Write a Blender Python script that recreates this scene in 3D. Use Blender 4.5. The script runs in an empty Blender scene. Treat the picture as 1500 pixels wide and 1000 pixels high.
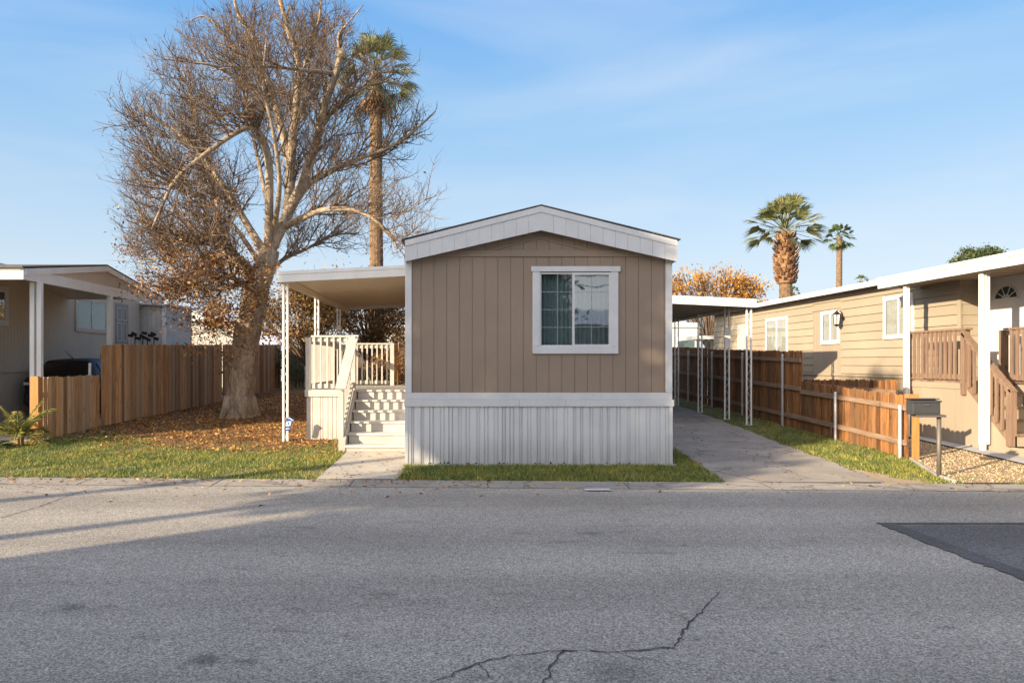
import bpy, bmesh, math, random
import numpy as np
from mathutils import Vector, Matrix
random.seed(7); rng = np.random.default_rng(11)
S = bpy.context.scene
COL = S.collection
F, CX, HY, EYE = 1080.0, 670.0, 530.0, 1.6      # focal length (px of a 1500 px wide picture), vanishing column, horizon row, eye height
R = math.radians

def wx(px, d): return (px-CX)*d/F
def wz(py, d): return EYE+(HY-py)*d/F
def G(y):                                        # height of the lots above the street side
    if y < 10.0: return -0.035
    return 0.025*(min(y, 36.0)-11.4)
ROADZ = -0.035

# ------------------------------------------------------------------ materials
def nodes(name):
    m = bpy.data.materials.new(name); m.use_nodes = True
    nt = m.node_tree
    return m, nt, nt.nodes, nt.links, nt.nodes['Principled BSDF']

def col4(c): return (c[0], c[1], c[2], 1.0)

def mapped(nt, scale=(1,1,1), rot=(0,0,0)):
    g = nt.nodes.new('ShaderNodeNewGeometry'); mp = nt.nodes.new('ShaderNodeMapping')
    mp.inputs['Scale'].default_value = scale; mp.inputs['Rotation'].default_value = rot
    nt.links.new(g.outputs['Position'], mp.inputs['Vector'])
    return g, mp

def noise(nt, vec, scale, detail=5, rough=0.6, dist=0.0):
    n = nt.nodes.new('ShaderNodeTexNoise'); n.inputs['Scale'].default_value = scale
    n.inputs['Detail'].default_value = detail; n.inputs['Roughness'].default_value = rough
    n.inputs['Distortion'].default_value = dist
    nt.links.new(vec, n.inputs['Vector']); return n.outputs['Fac']

def ramp(nt, fac, stops):
    r = nt.nodes.new('ShaderNodeValToRGB'); e = r.color_ramp.elements
    while len(e) < len(stops): e.new(0.5)
    for i, (p, c) in enumerate(stops):
        e[i].position = p; e[i].color = col4(c) if not isinstance(c, (int, float)) else (c, c, c, 1)
    nt.links.new(fac, r.inputs['Fac']); return r.outputs['Color']

def mix(nt, fac, a, b, mode='MIX'):
    m = nt.nodes.new('ShaderNodeMix'); m.data_type = 'RGBA'; m.blend_type = mode
    ins = [i for i in m.inputs if i.enabled] if False else m.inputs
    def put(sock, v):
        if hasattr(v, 'node'): nt.links.new(v, sock)
        elif isinstance(v, (int, float)): sock.default_value = v
        else: sock.default_value = col4(v)
    put(m.inputs[0], fac); put(m.inputs[6], a); put(m.inputs[7], b)
    return m.outputs[2]

def bump(nt, bsdf, h, strength=0.3, dist=0.01):
    b = nt.nodes.new('ShaderNodeBump'); b.inputs['Strength'].default_value = strength
    b.inputs['Distance'].default_value = dist
    nt.links.new(h, b.inputs['Height']); nt.links.new(b.outputs['Normal'], bsdf.inputs['Normal'])

def island(nt): return nt.nodes.new('ShaderNodeNewGeometry').outputs['Random Per Island']

def paint(name, c, rough=0.55, var=0.12, scale=(2,2,2), fine=(60,60,4), bs=0.15, isl=0.0, grime=0.0):
    """painted surface: blotchy tone, fine streaks, grime near the ground"""
    m, nt, N, L, b = nodes(name)
    g, mp = mapped(nt, scale); n1 = noise(nt, mp.outputs[0], 1.0, 6)
    g2, mp2 = mapped(nt, fine); n2 = noise(nt, mp2.outputs[0], 1.0, 4)
    lo = tuple(v*(1-var) for v in c); hi = tuple(min(1, v*(1+var)) for v in c)
    base = ramp(nt, n1, [(0.3, lo), (0.7, hi)])
    base = mix(nt, 0.22, base, ramp(nt, n2, [(0.3, 0.72), (0.75, 1.0)]), 'MULTIPLY')
    if isl: base = mix(nt, isl, base, ramp(nt, island(nt), [(0, 0.72), (1, 1.15)]), 'MULTIPLY')
    if grime:
        sx = N.new('ShaderNodeSeparateXYZ'); L.new(g.outputs['Position'], sx.inputs[0])
        mr = N.new('ShaderNodeMapRange'); mr.inputs[1].default_value = 0.0; mr.inputs[2].default_value = 0.5
        mr.inputs[3].default_value = grime; mr.inputs[4].default_value = 0.0
        L.new(sx.outputs['Z'], mr.inputs[0])
        g3, mp3 = mapped(nt, (7,7,3)); n3 = noise(nt, mp3.outputs[0], 1.0, 6)
        mu = N.new('ShaderNodeMath'); mu.operation = 'MULTIPLY'; L.new(mr.outputs[0], mu.inputs[0]); L.new(n3, mu.inputs[1])
        base = mix(nt, mu.outputs[0], base, (0.16, 0.13, 0.10))
    L.new(base, b.inputs['Base Color']); b.inputs['Roughness'].default_value = rough
    if bs: bump(nt, b, n2, bs, 0.004)
    return m

def wood(name, dark, light, gray=(0.3,0.26,0.22), grayamt=0.35, grain=(28,28,1.3), rough=0.8, wet=0.0):
    m, nt, N, L, b = nodes(name)
    g, mp = mapped(nt, grain)
    isl = island(nt)
    # shift the grain per plank
    cb = N.new('ShaderNodeCombineXYZ')
    ml = N.new('ShaderNodeMath'); ml.operation = 'MULTIPLY'; ml.inputs[1].default_value = 57.0
    L.new(isl, ml.inputs[0]); L.new(ml.outputs[0], cb.inputs[2]); L.new(ml.outputs[0], cb.inputs[0])
    ad = N.new('ShaderNodeVectorMath'); ad.operation = 'ADD'; L.new(mp.outputs[0], ad.inputs[0]); L.new(cb.outputs[0], ad.inputs[1])
    n = noise(nt, ad.outputs[0], 1.0, 6, 0.65, 0.6)
    base = ramp(nt, n, [(0.25, dark), (0.5, tuple((a+c)/2 for a, c in zip(dark, light))), (0.72, light)])
    # per plank tone
    mm = N.new('ShaderNodeMath'); mm.operation = 'FRACT'
    m3 = N.new('ShaderNodeMath'); m3.operation = 'MULTIPLY'; m3.inputs[1].default_value = 7.31
    L.new(isl, m3.inputs[0]); L.new(m3.outputs[0], mm.inputs[0])
    base = mix(nt, 0.85, base, ramp(nt, isl, [(0, 0.36), (0.5, 0.9), (1, 1.45)]), 'MULTIPLY')
    gm = N.new('ShaderNodeMath'); gm.operation = 'MULTIPLY'; gm.inputs[1].default_value = grayamt
    pw = N.new('ShaderNodeMath'); pw.operation = 'POWER'; pw.inputs[1].default_value = 2.5
    L.new(mm.outputs[0], pw.inputs[0]); L.new(pw.outputs[0], gm.inputs[0])
    base = mix(nt, gm.outputs[0], base, gray)
    # knots
    v = N.new('ShaderNodeTexVoronoi'); g4, mp4 = mapped(nt, (7,7,2.6)); ad4 = N.new('ShaderNodeVectorMath'); ad4.operation = 'ADD'
    L.new(mp4.outputs[0], ad4.inputs[0]); L.new(cb.outputs[0], ad4.inputs[1]); L.new(ad4.outputs[0], v.inputs['Vector']); v.inputs['Scale'].default_value = 1.0
    kn = ramp(nt, v.outputs['Distance'], [(0.07, 0.25), (0.17, 1.0)])
    base = mix(nt, 0.8, base, kn, 'MULTIPLY')
    L.new(base, b.inputs['Base Color']); b.inputs['Roughness'].default_value = rough
    bump(nt, b, n, 0.35, 0.006)
    return m

def leafmat(name, stops, rough=0.6, trans=0.25):
    m, nt, N, L, b = nodes(name)
    c = ramp(nt, island(nt), stops)
    L.new(c, b.inputs['Base Color']); b.inputs['Roughness'].default_value = rough
    t = N.new('ShaderNodeBsdfTranslucent'); L.new(c, t.inputs['Color'])
    mx = N.new('ShaderNodeMixShader'); mx.inputs[0].default_value = trans
    L.new(b.outputs[0], mx.inputs[1]); L.new(t.outputs[0], mx.inputs[2])
    L.new(mx.outputs[0], N['Material Output'].inputs['Surface'])
    return m

def flat(name, c, rough=0.5, metal=0.0, spec=0.5):
    m, nt, N, L, b = nodes(name)
    g, mp = mapped(nt, (9,9,9)); n = noise(nt, mp.outputs[0], 1.0, 5)
    L.new(ramp(nt, n, [(0.3, tuple(v*0.88 for v in c)), (0.7, tuple(min(1, v*1.1) for v in c))]), b.inputs['Base Color'])
    b.inputs['Roughness'].default_value = rough; b.inputs['Metallic'].default_value = metal
    return m

def glassmat(name, tint=(0.55,0.62,0.64), refl=0.22):
    m, nt, N, L, b = nodes(name)
    N.remove(b)
    t = N.new('ShaderNodeBsdfTransparent'); t.inputs['Color'].default_value = col4(tint)
    g = N.new('ShaderNodeBsdfGlossy'); g.inputs['Roughness'].default_value = 0.02
    g.inputs['Color'].default_value = (0.9, 0.95, 1.0, 1)
    lw0 = N.new('ShaderNodeLayerWeight'); lw0.inputs['Blend'].default_value = 0.5
    lw = N.new('ShaderNodeMath'); lw.operation = 'POWER'; lw.inputs[1].default_value = 4.0; L.new(lw0.outputs['Facing'], lw.inputs[0])
    ad = N.new('ShaderNodeMath'); ad.operation = 'ADD'; ad.inputs[1].default_value = refl; ad.use_clamp = True
    L.new(lw.outputs[0], ad.inputs[0])
    gg, mp = mapped(nt, (1.7,1.7,1.7)); n = noise(nt, mp.outputs[0], 1.0, 2)
    bp = N.new('ShaderNodeBump'); bp.inputs['Strength'].default_value = 0.05; bp.inputs['Distance'].default_value = 0.03
    L.new(n, bp.inputs['Height']); L.new(bp.outputs[0], g.inputs['Normal'])
    mx = N.new('ShaderNodeMixShader'); L.new(ad.outputs[0], mx.inputs[0]); L.new(t.outputs[0], mx.inputs[1]); L.new(g.outputs[0], mx.inputs[2])
    L.new(mx.outputs[0], N['Material Output'].inputs['Surface'])
    return m

M = {}
M['tan'] = paint('tan_siding', (0.275,0.205,0.152), 0.7, 0.11, (0.8,0.8,0.8), (55,55,5), 0.2)
M['tanlap'] = paint('tan_lap_siding', (0.345,0.288,0.212), 0.7, 0.07, (0.8,0.8,1.5), (4,4,70), 0.15, isl=0.25)
M['tanpanel'] = paint('tan_panel', (0.325,0.27,0.198), 0.7, 0.07, (1,1,1), (50,50,5), 0.15, isl=0.2)
M['leftwall'] = paint('weathered_grey_tan_siding', (0.60,0.495,0.375), 0.75, 0.1, (0.7,0.7,0.7), (50,50,4), 0.2)
M['white'] = paint('white_trim_paint', (0.60,0.60,0.60), 0.5, 0.06, (3,3,3), (40,40,6), 0.1)
M['skirt'] = paint('white_skirting', (0.63,0.635,0.64), 0.45, 0.07, (2,2,1.2), (30,30,3), 0.05, isl=0.0, grime=0.75)
M['oldwhite'] = paint('worn_white_wood', (0.47,0.45,0.415), 0.7, 0.12, (4,4,4), (35,35,4), 0.25, isl=0.2, grime=0.5)
M['tread'] = paint('worn_step_paint', (0.52,0.50,0.47), 0.75, 0.2, (3,9,9), (5,40,40), 0.2, isl=0.2)
M['whitemetal'] = paint('white_painted_metal', (0.74,0.73,0.70), 0.4, 0.07, (3,3,1.5), (20,20,3), 0.03)
M['soffit'] = paint('cream_awning_pan', (0.68,0.59,0.46), 0.5, 0.05, (1,1,1), (30,2,30), 0.05)
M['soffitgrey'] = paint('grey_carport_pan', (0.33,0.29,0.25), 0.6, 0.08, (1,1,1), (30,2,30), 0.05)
M['deckbrown'] = wood('brown_deck_wood', (0.14,0.085,0.055), (0.27,0.18,0.125), (0.3,0.24,0.2), 0.25, (25,25,2))
M['cedar_l'] = wood('weathered_cedar', (0.17,0.075,0.024), (0.64,0.335,0.125), (0.54,0.39,0.25), 0.6, grain=(22,22,1.6))
M['cedar_r'] = wood('new_cedar', (0.045,0.015,0.006), (0.42,0.185,0.055), (0.22,0.14,0.08), 0.35, grain=(13,13,1.9))
M['cedar_post'] = wood('fresh_cedar', (0.34,0.135,0.035), (0.56,0.27,0.085), (0.5,0.35,0.2), 0.1)
M['rail'] = wood('fence_rail_wood', (0.17,0.10,0.06), (0.38,0.26,0.17), (0.35,0.28,0.22), 0.5, (2,2,28))
M['railx'] = M['rail']
M['darkfence'] = wood('old_dark_fence', (0.05,0.03,0.02), (0.14,0.09,0.06), (0.15,0.12,0.1), 0.5)
M['galv'] = flat('galvanised_steel', (0.55,0.56,0.57), 0.42, 0.55)
M['darkmetal'] = flat('dark_grey_metal', (0.07,0.07,0.072), 0.5, 0.3)
M['black'] = flat('black_metal', (0.015,0.014,0.013), 0.5, 0.3)
M['rust'] = flat('worn_steel', (0.16,0.14,0.12), 0.6, 0.4)
M['shingle'] = paint('dark_shingles', (0.11,0.105,0.10), 0.9, 0.3, (8,8,8), (30,30,30), 0.4)
M['glass'] = glassmat('window_glass')
M['glassdark'] = glassmat('dark_window_glass', (0.60,0.66,0.66), 0.08)
M['greydoor'] = flat('grey_door_paint', (0.27,0.25,0.235), 0.6)
M['gridgrey'] = flat('grey_window_grid', (0.26,0.29,0.30), 0.5)
M['clearglass'] = glassmat('clear_glass', (0.9,0.92,0.92), 0.0)
M['curtain'] = flat('sheer_curtain', (0.33,0.385,0.39), 0.9)
M['blind'] = flat('cream_blind', (0.42,0.395,0.345), 0.8)
M['inner'] = flat('painted_room_dark', (0.03,0.04,0.042), 0.9)  # dark colour painted for the unlit room behind glass
M['warmglass'] = flat('lamp_glass', (0.75,0.72,0.62), 0.15)
M['bluesign'] = flat('sign_blue', (0.015,0.07,0.27), 0.35)
M['whitesign'] = flat('sign_white', (0.8,0.82,0.82), 0.35)
M['carpaint'] = flat('black_car_paint', (0.012,0.012,0.013), 0.4, 0.0)
M['rubber'] = flat('tyre_rubber', (0.02,0.02,0.02), 0.85)
M['redlamp'] = flat('red_lens', (0.30,0.015,0.012), 0.2)
M['clearlamp'] = flat('clear_lens', (0.6,0.6,0.62), 0.12)
M['chrome'] = flat('silver_rim', (0.6,0.6,0.62), 0.3, 0.9)
M['metalroof'] = paint('pale_metal_roof', (0.62,0.63,0.65), 0.4, 0.08, (1,1,1), (3,30,30), 0.05)

def bark(name, dark, light, sc=(5,5,1.4)):
    m, nt, N, L, b = nodes(name)
    g, mp = mapped(nt, sc); n = noise(nt, mp.outputs[0], 1.0, 8, 0.7, 0.8)
    g2, mp2 = mapped(nt, (14,14,5)); v = N.new('ShaderNodeTexVoronoi'); v.feature = 'DISTANCE_TO_EDGE'
    L.new(mp2.outputs[0], v.inputs['Vector']); v.inputs['Scale'].default_value = 1.0
    c = ramp(nt, n, [(0.3, dark), (0.66, light)])
    c = mix(nt, 0.5, c, ramp(nt, v.outputs['Distance'], [(0.0, 0.35), (0.12, 1.0)]), 'MULTIPLY')
    L.new(c, b.inputs['Base Color']); b.inputs['Roughness'].default_value = 0.9
    bump(nt, b, n, 0.7, 0.04); return m
M['bark'] = bark('grey_tan_bark', (0.14,0.10,0.07), (0.50,0.395,0.28))
M['twig'] = bark('twig_bark', (0.075,0.05,0.034), (0.23,0.16,0.105), (3,3,3))
M['palmtrunk'] = bark('palm_trunk_bark', (0.05,0.03,0.018), (0.29,0.185,0.10), (6,6,10))
M['boot'] = leafmat('palm_leaf_boots', [(0,(0.055,0.022,0.011)), (0.5,(0.17,0.08,0.035)), (1,(0.40,0.25,0.13))], 0.8, 0.0)
M['palmleaf'] = leafmat('palm_leaf', [(0,(0.05,0.07,0.025)), (0.5,(0.13,0.15,0.055)), (0.85,(0.26,0.25,0.10)), (1,(0.38,0.33,0.15))], 0.55, 0.2)
M['palmgreen'] = leafmat('green_palm_leaf', [(0,(0.035,0.065,0.022)), (0.7,(0.09,0.13,0.045)), (1,(0.2,0.22,0.08))], 0.55, 0.2)
M['seedling'] = leafmat('young_palm_leaf', [(0,(0.10,0.12,0.03)), (0.6,(0.26,0.26,0.06)), (1,(0.5,0.42,0.13))], 0.55, 0.3)
M['brownleaf'] = leafmat('dry_brown_leaves', [(0,(0.055,0.025,0.014)), (0.35,(0.20,0.085,0.035)), (0.7,(0.38,0.19,0.06)), (1,(0.55,0.36,0.12))], 0.7, 0.3)
M['oliveleaf'] = leafmat('olive_and_rust_leaves', [(0,(0.06,0.045,0.02)), (0.35,(0.18,0.12,0.04)), (0.7,(0.38,0.20,0.07)), (1,(0.50,0.34,0.12))], 0.7, 0.25)
M['goldleaf'] = leafmat('golden_autumn_leaves', [(0,(0.34,0.12,0.02)), (0.5,(0.60,0.28,0.035)), (1,(0.68,0.40,0.08))], 0.6, 0.35)
M['greenleaf'] = leafmat('dark_green_leaves', [(0,(0.025,0.045,0.016)), (0.6,(0.07,0.10,0.035)), (1,(0.15,0.17,0.06))], 0.6, 0.2)
M['litter'] = leafmat('fallen_leaf_litter', [(0,(0.09,0.042,0.02)), (0.35,(0.30,0.14,0.045)), (0.75,(0.55,0.29,0.085)), (1,(0.70,0.48,0.19))], 0.8, 0.15)
M['grass'] = leafmat('lawn_grass', [(0,(0.06,0.095,0.02)), (0.4,(0.16,0.21,0.045)), (0.75,(0.30,0.31,0.08)), (1,(0.52,0.43,0.18))], 0.7, 0.3)
def vary(m, lo, hi, scale):
    nt = m.node_tree; b = nt.nodes['Principled BSDF']; src = b.inputs['Base Color'].links[0].from_socket
    g, mp = mapped(nt, (scale, scale, scale)); n = noise(nt, mp.outputs[0], 1.0, 5, 0.65)
    c = mix(nt, 1.0, src, ramp(nt, n, [(0.35, lo), (0.65, hi)]), 'MULTIPLY')
    nt.links.new(c, b.inputs['Base Color'])
    for x in nt.nodes:
        if x.type == 'BSDF_TRANSLUCENT': nt.links.new(c, x.inputs['Color'])
vary(M['grass'], (0.62,0.78,0.68), (1.4,1.2,0.95), 1.6)
vary(M['brownleaf'], (0.55,0.42,0.38), (1.35,1.35,1.15), 1.5)
vary(M['oliveleaf'], (0.5,0.5,0.5), (1.25,1.15,1.0), 1.1)
vary(M['litter'], (0.6,0.5,0.45), (1.25,1.2,1.1), 1.3)

def asphalt(name, base, stains=(), tone=1.0):
    m, nt, N, L, b = nodes(name)
    g, mp = mapped(nt, (1,1,1))
    fine = noise(nt, mp.outputs[0], 70, 4, 0.8)
    med = noise(nt, mp.outputs[0], 22, 4, 0.7)
    big = noise(nt, mp.outputs[0], 0.45, 5, 0.6)
    gl, mpl = mapped(nt, (0.15,1.3,1)); lane = noise(nt, mpl.outputs[0], 1.0, 4, 0.5)
    c = ramp(nt, fine, [(0.34, tuple(v*0.22 for v in base)), (0.5, base), (0.66, tuple(min(1,v*2.0) for v in base))])
    gs, mps = mapped(nt, (0.9,2.6,1)); smn = noise(nt, mps.outputs[0], 1.6, 6, 0.7, 0.5)
    c = mix(nt, 1.0, c, ramp(nt, smn, [(0.57, 1.0), (0.70, 0.70)]), 'MULTIPLY')
    gw, mpw = mapped(nt, (0.05,1.0,1)); wp = N.new('ShaderNodeTexWave'); wp.bands_direction = 'Y'; wp.inputs['Scale'].default_value = 0.18; wp.inputs['Distortion'].default_value = 1.2
    L.new(mpw.outputs[0], wp.inputs['Vector']); c = mix(nt, 0.55, c, ramp(nt, wp.outputs['Fac'], [(0.2, 0.80), (0.8, 1.12)]), 'MULTIPLY')
    c = mix(nt, 0.6, c, ramp(nt, med, [(0.3, 0.68), (0.7, 1.25)]), 'MULTIPLY')
    c = mix(nt, 0.55, c, ramp(nt, big, [(0.3, 0.72), (0.7, 1.2)]), 'MULTIPLY')
    c = mix(nt, 0.4, c, ramp(nt, lane, [(0.3, 0.75), (0.7, 1.15)]), 'MULTIPLY')
    # bright chips of stone and dark pits
    v = N.new('ShaderNodeTexVoronoi'); v.inputs['Scale'].default_value = 60; L.new(mp.outputs[0], v.inputs['Vector'])
    chip = ramp(nt, v.outputs['Distance'], [(0.12, 1.0), (0.22, 0.0)])
    vc = N.new('ShaderNodeSeparateColor'); L.new(v.outputs['Color'], vc.inputs[0])
    sel = ramp(nt, vc.outputs[0], [(0.78, 0.0), (0.82, 1.0)])
    f1 = mix(nt, 1.0, chip, sel, 'MULTIPLY')
    c = mix(nt, f1, c, tuple(min(1, v_*2.2) for v_ in base))
    sel2 = ramp(nt, vc.outputs[1], [(0.80, 0.0), (0.84, 1.0)])
    f2 = mix(nt, 1.0, chip, sel2, 'MULTIPLY'); c = mix(nt, f2, c, tuple(v_*0.25 for v_ in base))
    for (sx, sy, rx, ry, amt) in stains:
        sub = N.new('ShaderNodeVectorMath'); sub.operation = 'SUBTRACT'; L.new(g.outputs['Position'], sub.inputs[0]); sub.inputs[1].default_value = (sx, sy, ROADZ)
        sc = N.new('ShaderNodeVectorMath'); sc.operation = 'MULTIPLY'; L.new(sub.outputs[0], sc.inputs[0]); sc.inputs[1].default_value = (1/rx, 1/ry, 0)
        ln = N.new('ShaderNodeVectorMath'); ln.operation = 'LENGTH'; L.new(sc.outputs[0], ln.inputs[0])
        ad = N.new('ShaderNodeMath'); ad.operation = 'ADD'; L.new(ln.outputs['Value'], ad.inputs[0])
        m2 = N.new('ShaderNodeMath'); m2.operation = 'MULTIPLY_ADD'; m2.inputs[1].default_value = 1.3; m2.inputs[2].default_value = -0.65
        L.new(med, m2.inputs[0]); L.new(m2.outputs[0], ad.inputs[1])
        mr = N.new('ShaderNodeMapRange'); mr.inputs[1].default_value = 0.2; mr.inputs[2].default_value = 1.2
        mr.inputs[3].default_value = amt; mr.inputs[4].default_value = 0.0
        L.new(ad.outputs[0], mr.inputs[0])
        c = mix(nt, mr.outputs[0], c, (0.03,0.03,0.032))
    L.new(c, b.inputs['Base Color']); b.inputs['Roughness'].default_value = 0.88
    bump(nt, b, fine, 0.55, 0.006); return m

def rw(px, py):                                    # a point on the road seen at a pixel of the photograph
    d = F*(EYE-ROADZ)/(py-HY); return wx(px, d), d
stains = []
for px, py, rpx, amt in [(300,964,34,.62),(362,967,22,.5),(105,888,26,.5),(155,886,14,.35),(215,932,22,.2),(430,890,16,.3),(905,982,60,.4),(700,990,20,.4),
                         (1205,945,12,.45),(1100,951,9,.5),(1135,955,9,.5),(1219,994,10,.6),(1385,917,18,.4),(865,780,22,.4),(912,778,12,.35),(762,780,16,.3),
                         (770,975,50,.22),(1340,690+205,14,.3),(560,870,30,.2),(1050,895,14,.3)]:
    x, d = rw(px, py); x2, _ = rw(px+rpx, py); r = x2-x
    stains.append((x, d, r, r*0.8 if rpx > 25 else r*0.7, amt))
M['asphalt'] = asphalt('old_asphalt', (0.335,0.298,0.243), stains)
M['patch'] = asphalt('newer_asphalt', (0.135,0.127,0.122))
M['sealant'] = asphalt('dark_seal', (0.09,0.086,0.083))
M['crack'] = flat('crack_dark', (0.06,0.055,0.048), 0.95)  # flat dark tone of the cracks and gutter joints

def concrete(name, base, crack=0.0, cs=1.0, sandy=0.0):
    m, nt, N, L, b = nodes(name)
    g, mp = mapped(nt, (1,1,1))
    fine = noise(nt, mp.outputs[0], 60, 4, 0.7); big = noise(nt, mp.outputs[0], 1.1, 7, 0.65)
    c = ramp(nt, fine, [(0.3, tuple(v*0.7 for v in base)), (0.7, tuple(min(1,v*1.2) for v in base))])
    c = mix(nt, 0.7, c, ramp(nt, big, [(0.3, 0.62), (0.68, 1.2)]), 'MULTIPLY')
    if crack:
        nd = N.new('ShaderNodeTexNoise'); nd.inputs['Scale'].default_value = 2.2; nd.inputs['Detail'].default_value = 6; L.new(mp.outputs[0], nd.inputs['Vector'])
        va = N.new('ShaderNodeVectorMath'); va.operation = 'MULTIPLY_ADD'; L.new(nd.outputs['Color'], va.inputs[0]); va.inputs[1].default_value = (0.7,0.7,0); L.new(mp.outputs[0], va.inputs[2])
        v = N.new('ShaderNodeTexVoronoi'); v.feature = 'DISTANCE_TO_EDGE'; v.inputs['Scale'].default_value = cs; L.new(va.outputs[0], v.inputs['Vector'])
        c = mix(nt, crack, c, ramp(nt, v.outputs['Distance'], [(0.0, 0.12), (0.022, 1.0)]), 'MULTIPLY')
    L.new(c, b.inputs['Base Color']); b.inputs['Roughness'].default_value = 0.9
    bump(nt, b, fine, 0.4, 0.006); return m
M['concrete'] = concrete('pale_concrete', (0.47,0.42,0.34), 0.25, 0.6)
M['gutter'] = concrete('gutter_concrete', (0.335,0.30,0.25), 0.5, 0.7)
M['driveway'] = concrete('cracked_driveway', (0.345,0.295,0.235), 0.6, 0.95)
M['sand'] = concrete('sandy_dirt', (0.42,0.31,0.20))
M['curb'] = concrete('grey_curb', (0.42,0.41,0.40))

def soil():
    m, nt, N, L, b = nodes('lawn_soil')
    g, mp = mapped(nt, (1,1,1))
    big = noise(nt, mp.outputs[0], 0.9, 6, 0.65); fine = noise(nt, mp.outputs[0], 45, 4, 0.7)
    c = ramp(nt, big, [(0.32, (0.075,0.095,0.025)), (0.52, (0.15,0.15,0.045)), (0.68, (0.24,0.18,0.085))])
    c = mix(nt, 0.8, c, ramp(nt, fine, [(0.3, 0.5), (0.7, 1.25)]), 'MULTIPLY')
    L.new(c, b.inputs['Base Color']); b.inputs['Roughness'].default_value = 0.95
    bump(nt, b, fine, 0.6, 0.02); return m
M['soil'] = soil()
def litterbase():
    m, nt, N, L, b = nodes('leaf_covered_soil')
    g, mp = mapped(nt, (1,1,1)); n = noise(nt, mp.outputs[0], 26, 5, 0.75)
    L.new(ramp(nt, n, [(0.3, (0.05,0.028,0.014)), (0.5, (0.18,0.085,0.03)), (0.72, (0.36,0.19,0.07))]), b.inputs['Base Color'])
    b.inputs['Roughness'].default_value = 0.95; bump(nt, b, n, 0.8, 0.03); return m
M['litterbase'] = litterbase()
def gravelmat():
    m, nt, N, L, b = nodes('tan_gravel')
    g, mp = mapped(nt, (1,1,1)); v = N.new('ShaderNodeTexVoronoi'); v.inputs['Scale'].default_value = 52; L.new(mp.outputs[0], v.inputs['Vector'])
    sc = N.new('ShaderNodeSeparateColor'); L.new(v.outputs['Color'], sc.inputs[0])
    c = ramp(nt, sc.outputs[0], [(0, (0.34,0.24,0.13)), (0.5, (0.56,0.42,0.25)), (1, (0.70,0.56,0.37))])
    c = mix(nt, 0.8, c, ramp(nt, v.outputs['Distance'], [(0.25, 1.0), (0.6, 0.35)]), 'MULTIPLY')
    L.new(c, b.inputs['Base Color']); b.inputs['Roughness'].default_value = 0.9
    iv = N.new('ShaderNodeMath'); iv.operation = 'SUBTRACT'; iv.inputs[0].default_value = 1; L.new(v.outputs['Distance'], iv.inputs[1])
    bump(nt, b, iv.outputs[0], 0.8, 0.03); return m
M['gravel'] = gravelmat()
M['stone'] = leafmat('gravel_stones', [(0,(0.30,0.20,0.105)), (0.5,(0.56,0.41,0.24)), (1,(0.72,0.58,0.39))], 0.9, 0.0)

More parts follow.
